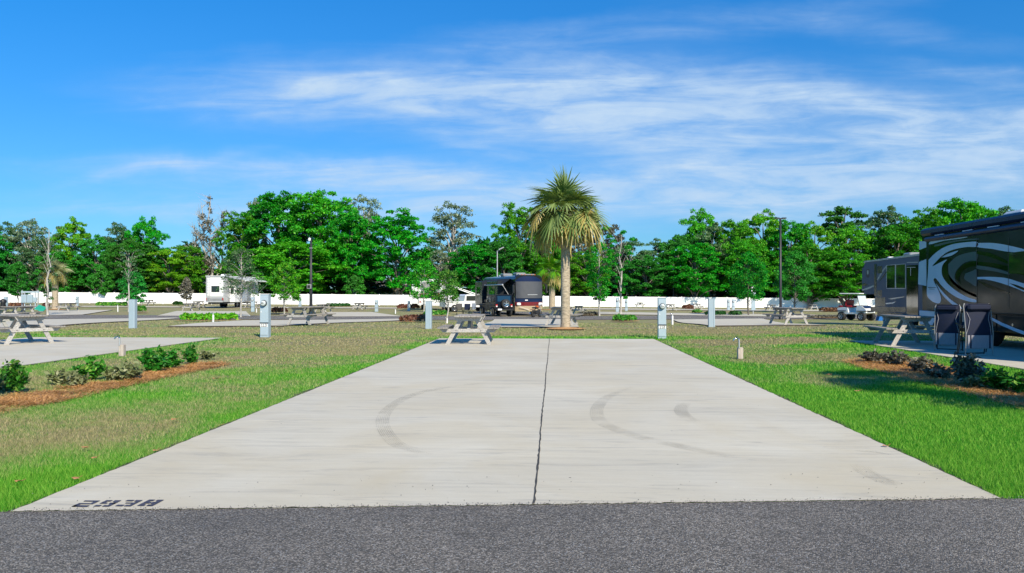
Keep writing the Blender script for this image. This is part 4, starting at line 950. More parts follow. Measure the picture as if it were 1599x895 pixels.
# ================================================= PEDESTALS AND METERS
def glyphs(mb, txt, x0, z0, w, h, y, m):
    """blocky digits on a plate facing -Y"""
    D5 = {'1': ['.#.', '##.', '.#.', '.#.', '###'], '2': ['###', '..#', '###', '#..', '###'], '3': ['###', '..#', '.##', '..#', '###']}
    for k, ch in enumerate(txt):
        for r_, row in enumerate(D5[ch]):
            for c_, q in enumerate(row):
                if q == '#':
                    cx = x0+k*w*1.35+(c_+.5)*w/3; cz = z0+h-(r_+.5)*h/5; mb.add([(cx-w/6, y, cz-h/10), (cx+w/6, y, cz-h/10), (cx+w/6, y, cz+h/10), (cx-w/6, y, cz+h/10)], [(0, 1, 2, 3)], m)
def pedestal(px, base, top, w, label, number=None, meter=True, back=False):
    p = P(px, base); s = dep(p)/1200; H = (base-top)*s; w = w*s; d = w*.75; e = empty('power_pedestal', p, R(-2), label, 'power post', 'grey electric hook-up posts')
    mb = MB(); mb.box((0, 0, H/2), (w, d, H), 'pedestal', bev=.008); mb.box((0, 0, H+.006), (w+.02, d+.02, .012), 'pedestal'); mb.build('post', None, e)
    if back:
        c = MB(); c.box((w*.36, -d/2-.006, H*.5), (w*.16, .012, H*.96), 'pedestal_face', bev=.003); c.build('corner_trim', None, e); return e
    c = MB(); c.box((0, -d/2-.012, H*.66), (w*.94, .026, H*.62), 'pedestal_face', bev=.006); c.box((0, -d/2-.02, H*.345), (w*1.02, .045, .018), 'darkmetal'); cov = c.build('cover', None, e)
    l = MB(); l.box((-w*.32, -d/2-.03, H*.60), (.015, .012, .05), 'letterw'); l.build('latch', None, cov)
    if meter:
        mz = H*.80; g = MB(); y = -d/2-.025
        g.lathe([(w*.37, y), (w*.37, y-.04), (w*.31, y-.045)], 20, 'darkmetal', 'y', (0, 0, mz)); m_ = g.build('meter', None, e)
        q = MB(); q.lathe([(w*.31, y-.042), (w*.31, y-.09), (w*.24, y-.115), (.001, y-.12)], 20, 'meter_glass', 'y', (0, 0, mz)); q.box((0, y-.119, mz+.01), (w*.3, .006, w*.1), 'letters'); q.build('meter_glass', None, m_)
    b = MB(); b.box((0, -d/2-.008, H*.19), (w*.9, .016, H*.26), 'pedestal_face', bev=.004); b.build('lower_panel', None, e)
    if number:
        n = MB(); y = -d/2-.021; hh = H*.062; ww = w*.17
        n.box((0, -d/2-.019, H*.287), (w*.86, .004, H*.075), 'letterw'); n.build('number_plate', None, e)
        n = MB(); glyphs(n, number, -ww*1.85, H*.256, ww, hh, -d/2-.0235, 'letters'); n.build('number', None, e)
    return e
pedestal(414.5, 527, 457.5, 14, 'pale grey meter post numbered 113 on the left', '113'); pedestal(1033.5, 529, 466.5, 12.5, 'grey meter post numbered 112 at the far right corner of the central pad', '112')
pedestal(207.5, 513, 465, 10.5, 'plain backed grey post left of the number 113 post', back=True); pedestal(669.5, 514, 470, 9.5, 'plain backed grey post left of the central picnic table', back=True); pedestal(1111, 511, 467.5, 9.5, 'plain backed grey post right of the number 112 post', back=True)
for px, b, tp, w, lab in [(395, 487, 463, 5, 'small grey meter post in front of the nose of the white trailer'), (120.5, 480, 462, 4, 'small grey post with a dark top right of the left palm'), (468.5, 483, 465, 4, 'small plain post left of the black lamp pole'),
                          (588, 487, 468.5, 5, 'small meter post between the round oak and the red hedge'), (638.5, 486, 470, 4, 'small plain post left of the white camper'), (964, 488, 465, 5, 'small meter post left of the long-limbed tree'),
                          (978, 486, 468, 4, 'small plain post right of the long-limbed tree'), (1137.5, 485, 468, 4, 'left of two small posts between the tall plain post and the sign'), (1145, 484.5, 468, 4, 'right of two small posts between the tall plain post and the sign'),
                          (1293, 480, 469, 3.5, 'tiny grey post against the fence left of the golf cart'), (9, 487, 462, 5, 'pale post wrapped in a dark bag at the far left')]:
    pedestal(px, b, tp, w, lab)
bg_ = P(8, 487); e = empty('dark_bag', bg_+Vector((.0, -.28, .05)), 0, 'dark bag hanging down the pale post at the far left', 'bag'); mb = MB(); mb.lathe([(.02, .0), (.2, .1), (.26, .4), (.2, .75), (.3, 1.0), (.05, 1.15)], 10, 'black'); mb.build('sack', None, e)
# rack of meters at the far left
p = P(47, 484); e = empty('meter_rack', p, 0, 'rack of three grey electric boxes above the nearest left table', 'utility boxes'); H = 2.05
mb = MB()
for x in (-.85, .85): mb.box((x, 0, H/2), (.09, .09, H), 'greypole')
mb.box((0, 0, H*.9), (1.9, .12, .16), 'pedestal_face'); mb.box((0, 0, H*.52), (1.8, .06, .07), 'greypole'); mb.build('frame', None, e)
for x, w, z, h in ((-.52, .56, 1.15, .85), (.12, .56, 1.15, .85), (.62, .34, 1.05, .5)):
    b = MB(); b.box((x, -.16, z), (w, .24, h), 'pedestal_face', bev=.02); bx = b.build('meter_box', None, e)
    d_ = MB(); d_.box((x, -.29, z), (w*.8, .02, h*.8), 'pedestal', bev=.006); d_.build('door', None, bx)
    c = MB(); c.cyl((x, -.1, z+h/2), (x, -.1, H*.9), .05, 8, 'greypole'); c.build('conduit', None, e); c = MB(); c.cyl((x, -.1, z-h/2), (x, -.1, 0), .06, 8, 'pedestal_face'); c.build('conduit', None, e)
p = P(63.5, 486); e = empty('tilted_lid', p, R(15), 'tilted teal plastic lid lying right of the meter rack', 'plastic lid'); mb = MB(); mb.box((0, 0, .27), (.78, .9, .07), 'tarp', ry=R(24), rx=R(28), bev=.02); mb.box((-.1, .2, .1), (.3, .3, .2), 'tarp', bev=.02); mb.build('lid', None, e)
# blue and white park sign by the dense tree
p = P(1176, 491.5); e = empty('site_sign', p, R(3), 'white and blue sign boards stacked on a post beside the dense tree', 'sign')
mb = MB(); mb.cyl((0, 0, 0), (0, 0, 2.9), .05, 8, 'greypole'); mb.build('post', None, e)
for z, w, h, m in ((2.55, .38, .5, 'letterw'), (2.05, .44, .36, 'pedestal_face'), (1.0, .42, 1.1, 'pedestal'), ):
    b = MB(); b.box((0, -.08, z), (w, .05, h), m, bev=.01)
    if z > 2.3: b.box((0, -.108, z+.02), (.07, .006, .26), 'letters')
    b.build('board', None, e)

# ================================================= WATER TAPS
def tap(px, base, mid, top, label, wood=True, small=False):
    p = P(px, base); s = dep(p)/1200; H1 = (base-mid)*s; H2 = (base-top)*s; e = empty('water_tap', p, 0, label, 'water tap', 'outdoor water taps')
    if small:
        mb = MB(); mb.cyl((0, 0, 0), (0, 0, H1), .05, 8, 'letterw'); mb.build('post', None, e)
    else:
        mb = MB(); mb.box((.0, .02, H1/2), (.11, .11, H1), 'post', bev=.008); mb.build('post', None, e)
    pm = MB(); x = -.03 if not small else 0
    pm.cyl((x, -.03, 0 if small else H1-.02), (x, -.03, H2-.03), .017, 8, 'letterw' if small else 'greypole'); pm.tube([(x, -.03, H2-.05), (x-.01, -.03, H2-.01), (x-.05, -.03, H2), (x-.10, -.03, H2-.015), (x-.115, -.03, H2-.05)], .015, 7, 'chrome'); pm.build('pipe', None, e)
    h = MB(); h.lathe([(.03, H2+.022), (.032, H2+.030), (.0, H2+.034)], 10, 'darkmetal', 'z', (x-.03, -.03, 0)); h.cyl((x-.03, -.03, H2), (x-.03, -.03, H2+.03), .006, 6, 'chrome'); h.build('handle', None, e)
tap(190, 557, 537, 524, 'tap on a grey wooden post in the grass behind the left shrub bed'); tap(1156, 561, 543, 529, 'tap on a wooden post in the grass right of the central pad')
for px, b, t_, lab in [(333, 504, 488, 'small white tap in front of the long clipped hedge'), (698, 505, 495, 'small white tap at the foot of the young tree by the plain central post'), (184, 487, 475, 'small tap right of the small left concrete pad'),
                       (400.5, 488, 480.5, 'small white tap by the meter post at the white trailer nose'), (1050, 507, 490, 'thin pale tap right of the number 112 post'), (617.5, 490, 482, 'thin tap left of the red leaved hedge'), (1309, 0, 0, '')]:
    if b: tap(px, b, b-(b-t_)*.8, t_, lab, small=True)

# ================================================= LAMP POLES
p = P(1219, 499); e = empty('lamp_pole', p, 0, 'tall black lamp pole with a flat T-shaped head on the right', 'lamp pole'); s = dep(p)/1200; H = 154*s
mb = MB(); mb.tube([(0, 0, 0), (0, 0, .25), (0, 0, .26), (0, 0, H-.1)], [.15, .15, .105, .085], 12, 'poleblack'); mb.build('pole', None, e)
mb = MB(); mb.box((0, 0, H-.05), (.5, .10, .07), 'poleblack'); mb.build('arm', None, e)
for x in (-.27, .27):
    h = MB(); h.box((x, 0, H-.03), (.34, .34, .09), 'poleblack', bev=.02); hd = h.build('lamp_head', None, e); l = MB(); l.box((x, 0, H-.085), (.24, .24, .02), 'lampglass'); l.build('lens', None, hd)
p = P(485.5, 492); e = empty('lamp_pole', p, 0, 'black pole with a white camera head and small box left of the centre', 'lamp pole'); s = dep(p)/1200; H = 122*s
mb = MB(); mb.tube([(0, 0, 0), (0, 0, .3), (0, 0, .31), (0, 0, H)], [.2, .2, .14, .09], 10, 'poleblack'); mb.build('pole', None, e)
mb = MB(); mb.box((-.08, -.22, 46*s), (.36, .24, .40), 'midgrey', bev=.02); mb.box((-.08, -.36, 46*s), (.22, .03, .22), 'black'); mb.build('control_box', None, e)
mb = MB(); mb.box((-.12, -.05, H), (.2, .2, .30), 'letterw', bev=.05); mb.box((.0, -.05, H-.75), (.3, .12, .10), 'midgrey', bev=.03); mb.build('lamp_head', None, e)
p = P(1051.5, 480); e = empty('lamp_pole', p, 0, 'far black lamp pole above the small conical tree on the right', 'lamp pole'); s = dep(p)/1200; H = 64*s
mb = MB(); mb.tube([(0, 0, 0), (0, 0, H)], [.14, .09], 10, 'poleblack'); mb.build('pole', None, e); mb = MB(); mb.box((0, -.1, H), (.3, .3, .35), 'letterw', bev=.06); mb.box((0, -.1, H-.6), (.4, .2, .15), 'letterw', bev=.03); mb.build('lamp_head', None, e)
p = atD(776.5, 92); e = empty('lamp_pole', p, 0, 'pale lamp mast rising behind the dark motorhome', 'lamp pole'); H = zAt(391, dep(p))-p.z
mb = MB(); mb.tube([(0, 0, 0), (0, 0, H)], [.09, .06], 10, 'greypole'); mb.build('pole', None, e); mb = MB(); mb.bar((0, 0, H-.1), (.55, -.2, H+.25), .1, .08, 'greypole'); mb.box((.5, -.2, H+.25), (.7, .35, .12), 'greypole', bev=.03, ry=R(-25)); mb.build('lamp_head', None, e)

# ================================================= FALLEN LEAVES
def fallen(px, py, s_, label, m='dryleaf'):
    p = P(px, py); s_ *= .72; rr = random.Random(px); mb = MB(); n = 9; vs = []
    zz = .045 if padd(np.array([p.x]), np.array([p.y]))[0] > .05 else .03
    for i in range(n):
        a = 2*math.pi*i/n; r_ = s_*(.6+.4*abs(math.cos(a*2.5)))*rr.uniform(.8, 1.1); vs.append((math.cos(a)*r_, math.sin(a)*r_*.7, rr.uniform(0, .4)*s_))
    vs.append((0, 0, .004)); mb.add(vs, [(i, (i+1) % n, n) for i in range(n)], m)
    mb.tube([(s_*.6, 0, .01), (s_*1.3, s_*.2, .02)], .0015, 4, m)
    o = mb.build('fallen_leaf'); o.location = (p.x, p.y, zz); tag(o, label, 'dead leaf', 'dead leaves in the grass')
for a in [(337, 596, .085, 'orange leaf in the grass below the right end of the left bed'), (272, 662, .05, 'curled brown leaf in the mid left lawn'), (343, 669, .05, 'brown leaf beside the left edge of the concrete pad'), (243, 709, .045, 'dark brown leaf at the left pad edge, lower one'),
          (118, 757, .05, 'brown leaf by the left pad edge near the road'), (30, 762, .05, 'rusty leaf in the lush grass at the lower left corner'), (147, 724, .04, 'yellow leaf in the lush grass at the lower left'), (132, 708, .05, 'pinkish leaf in the dry lawn at the lower left'),
          (1293, 590, .07, 'brown leaf in the right lawn above the tree shade'), (1339, 616, .07, 'brown leaf in the shaded right lawn'), (1383, 702, .05, 'dark leaf on the right edge of the concrete pad')]:
    fallen(*a)
for a in [(1477, 681, .035, 'white petal-like litter in the right lawn'), (1511, 646, .04, 'pale litter leaf in the right lawn below the shade')]: fallen(*a, m='l_pale')

# ================================================= FOLDED RECLINERS
def recliner(px, base, top, w, rz, label):
    p = P(px, base); s = dep(p)/1200; H = (base-top)*s; w = w*s; e = empty('folding_recliner', p+Vector((0, 0, .022)), rz, label, 'recliner chair', 'navy folding recliners standing folded')
    fr = MB()
    for x in (-w/2, w/2):
        fr.tube([(x, -.12, 0), (x, -.14, H*.42), (x, -.06, H*.95), (x*.9, -.04, H)], .011, 7, 'midgrey'); fr.tube([(x*1.02, .16, 0), (x*1.02, .06, H*.5), (x, .02, H*.85)], .013, 7, 'darkmetal')
        fr.tube([(x*1.03, .1, .05), (x*1.03, .02, H*.38), (x*1.03, -.1, H*.40)], .012, 7, 'darkmetal')
    for z, y in ((.02, -.12), (.16, -.12)): fr.tube([(-w/2, y, z), (w/2, y, z)], .013, 7, 'greypole')
    fr.tube([(-w/2, .15, .03), (w/2, .15, .03)], .013, 7, 'darkmetal'); fr.build('frame', None, e)
    b = MB(); n = 8; vs = []; fs = []
    for i in range(n+1):
        f = i/n; z = H*(.36+.64*f); y = -.10+.05*f-.02*math.sin(f*math.pi)
        for j in range(7): g = j/6; vs.append(((g-.5)*w*(.98-.06*f), y-.035*math.sin(g*math.pi), z))
    for i in range(n):
        for j in range(6): q = i*7+j; fs.append((q, q+1, q+8, q+7))
    b.add(vs, fs, 'navycloth', True); b.add([(v[0], v[1]+.03, v[2]) for v in vs], [tuple(reversed(f)) for f in fs], 'navycloth'); bk = b.build('backrest', None, e)
    h = MB(); h.box((0, -.13, H*.93), (w*.86, .09, H*.12), 'navycloth', bev=.035); h.build('head_pillow', None, bk)
    for x in (-1, 1):
        pt = MB(); pt.tube([(x*w*.47, -.105, H*.38), (x*w*.40, -.135, H*.55), (x*w*.34, -.128, H*.70), (x*w*.42, -.09, H*.84)], .007, 5, 'greycloth'); pt.build('piping', None, bk)
    st = MB(); st.box((0, -.15, H*.265), (w*.90, .02, H*.25), 'greycloth', bev=.005)
    for x in (-.32, .32): st.box((x*w*1.1, -.163, H*.265), (w*.05, .006, H*.25), 'navycloth')
    st.build('footrest', None, e)
    for x in (-1, 1):
        a = MB(); a.bar((x*(w/2+.03), -.06, H*.55), (x*(w/2+.03), .12, H*.62), .05, .03, 'black'); a.build('armrest', None, e)
recliner(1523, 556, 480, 42, R(8), 'front navy folded recliner with a grey lower panel'); recliner(1481, 549.5, 481, 33, R(-38), 'rear navy folded recliner, left of the front one')
# ================================================= VEHICLES
def wheel(par, c, r, w, side=1, name='wheel', rim='chrome', spokes=6):
    """axis along local X; side = outward direction"""
    t_ = MB(); x, y, z = c
    t_.lathe([(r*.62, -w/2), (r*.93, -w/2), (r, -w*.36), (r, w*.36), (r*.93, w/2), (r*.62, w/2)], 28, 'rubber', 'x', c); wh = t_.build(name, None, par)
    m_ = MB(); xo = x+side*w*.40; m_.lathe([(r*.63, x-side*w*.45-x), (r*.63, side*w*.45), (r*.55, side*w*.30), (.001, side*w*.26)], 20, 'darkmetal', 'x', c)
    for k in range(spokes):
        a = 2*math.pi*k/spokes; m_.bar((x+side*w*.38, y+math.cos(a)*r*.12, z+math.sin(a)*r*.12), (x+side*w*.40, y+math.cos(a)*r*.6, z+math.sin(a)*r*.6), r*.16, .03, rim, up=(1, 0, 0))
    m_.lathe([(r*.64, side*w*.44), (r*.58, side*w*.47), (r*.56, side*w*.40)], 20, rim, 'x', c); m_.build('rim', None, wh); return wh
def roundbox(mb, x0, x1, prof_len, m):  mb.prism(prof_len, x0, x1, m)

# ---------- big motorhome on the right; its long left side faces the pad
Xs = 11.0; Yend = 23.73; gzm = 0.022; Ltot = 11.2
mh = empty('motorhome', (Xs, Yend-Ltot, 0), 0, 'big charcoal motorhome with silver swirls at the right edge', 'motorhome')
lo = Vector((Xs, Yend-Ltot, 0)); XB = Xs+.10
def L(v): return v-lo
z_slide0, z_roof = .88, zAt(362, dep((Xs, Yend)))
mb = MB(); mb.prism([(.10, .42), (2.6, .42), (2.6, z_roof-.25), (2.45, z_roof-.06), (2.1, z_roof), (.6, z_roof), (.22, z_roof-.05), (.10, z_roof-.22)], 0, Ltot, 'coach', axis='y'); body = mb.build('body', None, mh)
sl = MB(); y0s = 0.6; y1s = Yend-lo.y-.45
sl.box((.08, (y0s+y1s)/2, (z_slide0+zAt(377, dep((Xs, Yend-.5))))/2), (.16, y1s-y0s, zAt(377, dep((Xs, Yend-.5)))-z_slide0), 'coacholive', bev=.02); slide = sl.build('slide_out', None, mh)
# roof rail and awning case along the side
rr_ = MB(); rr_.box((.12, Ltot/2-.02, z_roof-.13), (.26, Ltot-.1, .22), 'navy', bev=.06); rr_.build('roof_rail', None, mh)
aw = MB(); aw.cyl((.0, .3, z_roof-.36), (.0, Ltot-.5, z_roof-.36), .075, 14, 'navy'); aw.build('awning_roll', None, mh)
br = MB()
for q in (1.0, 3.2, 5.4, 7.6, 9.6): br.box((.08, q, z_roof-.36), (.2, .10, .09), 'black')
for q in (.8, 2.6, 4.6, 6.0, 7.4, 8.6, 10.1): br.box((.07, q, z_roof-.262), (.03, .5, .022), 'letterw')
br.build('awning_bracket', None, mh)
# lower skirt panels and doors
sk = MB()
for i in range(8):
    ya = .5+i*1.36; m_ = 'coachgrey' if i == 7 else ('midgrey' if i == 6 else 'coacholive'); sk.box((.095, ya+.66, .65), (.05, 1.31, .42), m_, bev=.01)
sk.build('storage_door', None, mh)
hd = MB()
for i in range(8):
    ya = .5+i*1.36+.66; hd.cyl((.07, ya, .62), (.06, ya, .62), .035, 10, 'chrome')
hd.build('door_handle', None, mh)
for yy in (1.9, 8.1, 3.1): wheel(mh, (.36, yy, .48), .48, .3, -1, rim='darkmetal')
for yy in (1.9, 8.1): wheel(mh, (2.5, yy, .48), .48, .3, 1)
ub = MB(); ub.box((1.5, Ltot/2, .38), (1.9, Ltot-.8, .16), 'black'); ub.build('chassis', None, mh)
rt = MB(); rt.box((1.5, 3, z_roof+.12), (.9, 1.0, .26), 'letterw', bev=.06); rt.box((1.5, 8.4, z_roof+.12), (.8, .9, .24), 'letterw', bev=.06); rt.build('air_conditioner', None, mh)
mr = MB(); mr.box((-.05, .1, 2.1), (.16, .25, .6), 'black', bev=.04); mr.build('mirror', None, mh)
def decal(par, name, px_pts, p0, nrm, off, m, smooth=True, uvf=None, lo_=None, rz=0):
    pts = [uvf(*q) if uvf else q for q in px_pts]
    if smooth:
        c = catmull([(a, b, 0) for a, b in pts]+[(pts[0][0], pts[0][1], 0)], 4); pts = [(q.x, q.y) for q in c[:-1]]
    w = [onplane(a, b, p0, nrm)+nrm*off for a, b in pts]
    inv = Matrix.Rotation(-rz, 3, 'Z'); w = [inv @ (q-lo_) for q in w]
    tri = tessellate_polygon([[Vector((a, -b, 0)) for a, b in pts]])
    mb = MB(); mb.add(w, [tuple(t_) for t_ in tri], m); return mb.build(name, None, par)
uv1 = lambda u, v: (1430+u/3.727, 320+v/3.727)
pS = Vector((Xs, 0, 0)); nS = Vector((-1, 0, 0)); pB = Vector((XB, 0, 0))
SW = [('coachblack', [(78, 238), (200, 222), (300, 208), (357, 204), (357, 216), (290, 219), (220, 229), (160, 251), (110, 286), (78, 318)], 1),
      ('coachblack', [(182, 318), (160, 345), (150, 375), (153, 412), (175, 448), (210, 483), (260, 517), (310, 542), (352, 556), (352, 515), (290, 492), (235, 455), (200, 415), (185, 375), (190, 340), (212, 312)], 2),
      ('coachgrey', [(76, 320), (110, 285), (160, 250), (220, 228), (290, 218), (357, 215), (357, 243), (300, 245), (240, 255), (190, 272), (150, 300), (120, 330), (98, 357), (140, 337), (182, 318), (160, 345), (152, 375), (155, 410), (175, 445), (210, 480), (260, 515), (310, 540), (352, 553), (352, 567), (300, 560), (240, 538), (190, 505), (150, 468), (118, 428), (105, 440), (130, 490), (148, 540), (143, 568), (125, 573), (95, 560), (68, 530), (66, 480), (72, 400)], 3),
      ('coachblack', [(98, 357), (130, 322), (170, 292), (215, 275), (250, 266), (228, 290), (190, 305), (140, 328)], 4),
      ('coachmid', [(190, 345), (240, 300), (300, 280), (356, 275), (356, 322), (320, 325), (275, 343), (236, 385), (228, 432), (262, 478), (310, 505), (352, 522), (352, 538), (290, 510), (230, 470), (195, 420)], 2),
      ('coachmid', [(290, 400), (330, 385), (356, 380), (356, 470), (320, 455), (285, 430)], 4),
      ('coachmid', [(358, 352), (450, 366), (540, 392), (540, 405), (450, 385), (358, 372)], 4),
      ('coachmid', [(110, 232), (230, 206), (356, 196), (356, 203), (240, 214), (120, 242)], 3),
      ('coachgrey', [(150, 306), (190, 284), (250, 266), (216, 292), (180, 303)], 5),
      ('coachgrey', [(118, 455), (165, 512), (212, 556), (272, 600), (246, 600), (200, 568), (150, 515)], 4),
      ('coachgrey', [(90, 205), (180, 192), (300, 186), (262, 196), (160, 210), (80, 230)], 2),
      ('coachgrey', [(358, 222), (450, 222), (540, 236), (660, 266), (660, 278), (540, 273), (450, 257), (358, 245)], 3),
      ('coachgrey', [(355, 420), (430, 419), (520, 425), (600, 448), (680, 480), (680, 525), (630, 505), (570, 480), (480, 450), (400, 433), (355, 433)], 3),
      ('coachblack', [(545, 455), (600, 470), (680, 505), (680, 515), (600, 485)], 4),
      ('coachblack', [(232, 430), (236, 395), (275, 350), (330, 331), (357, 330), (357, 352), (310, 363), (272, 388), (254, 430), (264, 458)], 3),
      ('coachblack', [(358, 330), (450, 338), (540, 358), (660, 400), (660, 418), (530, 382), (440, 362), (358, 350)], 3),
      ('coachblack', [(358, 268), (440, 282), (530, 325), (530, 340), (440, 305), (358, 285)], 3),
      ('coachblack', [(364, 442), (420, 462), (520, 500), (560, 520), (470, 500), (400, 470)], 3)]
for m_, pts, lay in SW: decal(slide, 'swirl', pts, pS, nS, .002*lay, m_, True, uv1, lo)
decal(slide, 'window', [(541, 280), (700, 260), (700, 400), (541, 400)], pS, nS, .009, 'glass', False, uv1, lo)
for u in (356, 541): decal(slide, 'seam', [(u, 190), (u+2.2, 190), (u+2.2, 605), (u, 605)], pS, nS, .0145, 'black', False, uv1, lo)
decal(slide, 'lettering', [(72, 478), (118, 480), (118, 483), (72, 482)], pS, nS, .0105, 'letters', False, uv1, lo)
decal(slide, 'lettering', [(80, 488), (112, 490), (112, 492), (80, 491)], pS, nS, .0105, 'letters', False, uv1, lo)
for m_, pts in [('coachgrey', [(21, 212), (74, 212), (74, 243), (21, 262)]), ('coachblack', [(21, 264), (74, 245), (74, 300), (20, 330)]), ('coachgrey', [(19, 334), (70, 312), (70, 474), (14, 462)])]:
    decal(body, 'end_panel', pts, pB, nS, .004, m_, False, uv1, lo)
decal(mh, 'skirt_stripe', [(425, 646), (500, 684), (580, 718), (680, 752), (680, 774), (580, 737), (500, 703), (425, 662)], Vector((Xs+.07, 0, 0)), nS, .004, 'coachgrey', False, uv1, lo)

# ---------- grey fifth wheel behind it
hv = Vector((-.098, -1, 0)).normalized(); nose = atD(1349, 50); nose.z = 0; DN = dep(nose); Lf = 11.5; zg = float(gz(19.5, 46)); topz = zAt(411.5, DN)
rzf = math.atan2(hv.x, -hv.y)*-1 if False else math.atan2(-hv.x, hv.y)  # local +Y along hv (towards the rear)
nF = Vector((-1, .098, 0)).normalized()
lo2 = nose.copy(); fw = empty('fifth_wheel_trailer', lo2, rzf, 'slate grey fifth wheel trailer behind the big motorhome', 'trailer')
inv2 = Matrix.Rotation(-rzf, 3, 'Z')
sx = (inv2 @ nF).x; S2 = -1 if sx > 0 else 1    # body lies on the side opposite to the seen face
x1, x2 = 0, S2*2.5; xa, xb = min(x1, x2), max(x1, x2)
mb = MB(); mb.prism([(0, zAt(457, DN)+.0-.1), (2.2, zAt(457, DN)-.1), (2.2, zg+.75), (Lf, zg+.75), (Lf, topz), (.25, topz), (0, topz-.3)], xa, xb, 'fwgrey'); fb_ = mb.build('body', None, fw)
mb = MB(); mb.prism([(-.03, topz-.03), (Lf+.03, topz-.03), (Lf+.03, topz+.07), (.2, topz+.07)], xa-.03, xb+.03, 'ltgrey'); mb.build('roof', None, fw)
mb = MB(); mb.box((S2*1.25, 5, topz+.2), (.8, 1.0, .28), 'midgrey', bev=.06); mb.box((S2*1.0, 1.9, topz+.15), (.35, .35, .2), 'letterw', bev=.05); mb.build('roof_unit', None, fw)
mb = MB(); mb.box((S2*1.25, 6.8, zg+.62), (2.3, 9.0, .3), 'fwdark'); mb.build('chassis', None, fw)
for yy in (7.0, 8.0):
    wheel(fw, (S2*.2, yy, zg+.42), .42, .26, -S2, rim='greypole'); wheel(fw, (S2*2.3, yy, zg+.42), .42, .26, S2, rim='greypole')
mb = MB()
for x in (.4, 2.1): mb.box((S2*x, 2.6, zg+.45), (.1, .1, .9), 'greypole')
mb.box((S2*1.25, 1.2, zg+1.25), (.4, .9, .4), 'black'); mb.build('landing_leg', None, fw)
uv2 = lambda u, v: (1340+u/8.14, 400+v/8.14)
for nm, m_, pts, off, sm in [('front_cap', 'fwgrey', [(52, 150), (205, 128), (205, 430), (48, 440)], .003, False), ('black_strip', 'fwdark', [(205, 105), (236, 100), (236, 520), (205, 500)], .006, False),
        ('emblem', 'letters', [(105, 175), (140, 165), (146, 200), (140, 270), (108, 265), (100, 215)], .006, True), ('emblem', 'ltgrey', [(112, 185), (132, 182), (134, 225), (118, 232)], .009, True),
        ('stripe', 'ltgrey', [(50, 425), (120, 400), (200, 368), (200, 388), (120, 425), (50, 440)], .006, False), ('stripe', 'fwdark', [(50, 352), (110, 335), (90, 352), (140, 362), (60, 385), (50, 380)], .006, False),
        ('stripe', 'ltgrey', [(240, 300), (300, 190), (360, 118), (375, 122), (320, 195), (250, 310)], .006, False), ('stripe', 'fwdark', [(250, 345), (330, 230), (362, 190), (362, 212), (310, 280)], .006, False),
        ('vent', 'fwdark', [(245, 130), (305, 125), (305, 215), (245, 218)], .006, False), ('vent', 'fwdark', [(245, 435), (303, 432), (303, 515), (245, 515)], .006, False),
        ('window', 'ltgrey', [(358, 115), (606, 95), (606, 415), (358, 415)], .004, False), ('pane', 'glass', [(366, 122), (468, 113), (468, 405), (366, 406)], .010, False), ('pane', 'glass', [(484, 112), (598, 104), (598, 405), (484, 405)], .010, False),
        ('storage_hatch', 'fwdark', [(218, 525), (345, 525), (345, 640), (218, 640)], .006, False), ('stripe', 'ltgrey', [(345, 597), (430, 590), (480, 578), (450, 603), (360, 612)], .006, False), ('stripe', 'midgrey', [(380, 540), (590, 512), (590, 522), (430, 552)], .006, False),
        ('skirt', 'fwdark', [(160, 645), (606, 650), (606, 715), (160, 705)], .008, False), ('slide_out', 'coachblack', [(618, 120), (764, 110), (764, 800), (618, 730)], .012, False), ('trim', 'ltgrey', [(622, 76), (764, 72), (764, 86), (622, 88)], .015, False), ('trim', 'ltgrey', [(622, 138), (735, 138), (735, 146), (622, 146)], .018, False), ('trim', 'ltgrey', [(668, 140), (676, 140), (676, 250), (668, 250)], .020, False)]:
    par = fb_
    decal(par, nm, pts, nose, nF, off, m_, sm, uv2, lo2, rzf)

# ---------- blue and white folding step under it
p = P(1377, 501); e = empty('blue_tote', p, R(10), 'bright blue and white tote standing under the slate grey trailer', 'tote')
mb = MB(); mb.prism([(-.42, 0), (.38, 0), (.28, .75), (-.12, .82)], -.2, .2, 'blue', axis='y'); mb.build('bag', None, e); mb = MB(); mb.bar((.1, -.22, .05), (.22, -.22, .6), .14, .03, 'letterw'); mb.bar((-.05, -.22, .1), (.3, -.22, .12), .12, .03, 'letterw'); mb.build('white_panel', None, e)

# ---------- golf cart
p = P(1337, 500.5); gh = R(-146); gc = empty('golf_cart', p, gh, 'white golf cart with big tyres and red seats left of the slate grey trailer', 'golf cart')
mb = MB(); mb.prism([(-1.2, .62), (-1.25, .95), (-.75, 1.02), (-.35, .98), (-.3, .62), (.35, .62), (.45, 1.15), (.85, 1.12), (1.2, .85), (1.2, .6), (.9, .5), (-1.0, .5)], -.56, .56, 'white'); gb = mb.build('body', None, gc)
mb = MB(); mb.prism([(.45, 1.16), (.85, 1.13), (1.12, .98), (1.02, .96), (.5, 1.0)], -.5, .5, 'navy'); mb.box((0, 1.215, .72), (.8, .05, .12), 'black'); mb.build('cowl_panel', None, gb)
for x in (-.38, .38):
    h = MB(); h.box((x, 1.2, .86), (.2, .05, .1), 'lampglass', bev=.01); h.build('headlight', None, gc)
mb = MB(); mb.box((0, -.28, 1.08), (1.0, .5, .14), 'redseat', bev=.04); mb.box((0, -.55, 1.35), (1.0, .12, .46), 'redseat', bev=.05, rx=R(-8)); mb.build('seat', None, gc)
mb = MB(); mb.box((0, -1.02, 1.08), (1.0, .42, .12), 'redseat', bev=.04); mb.box((0, -.68, 1.3), (.98, .08, .3), 'black', bev=.03); mb.build('rear_seat', None, gc)
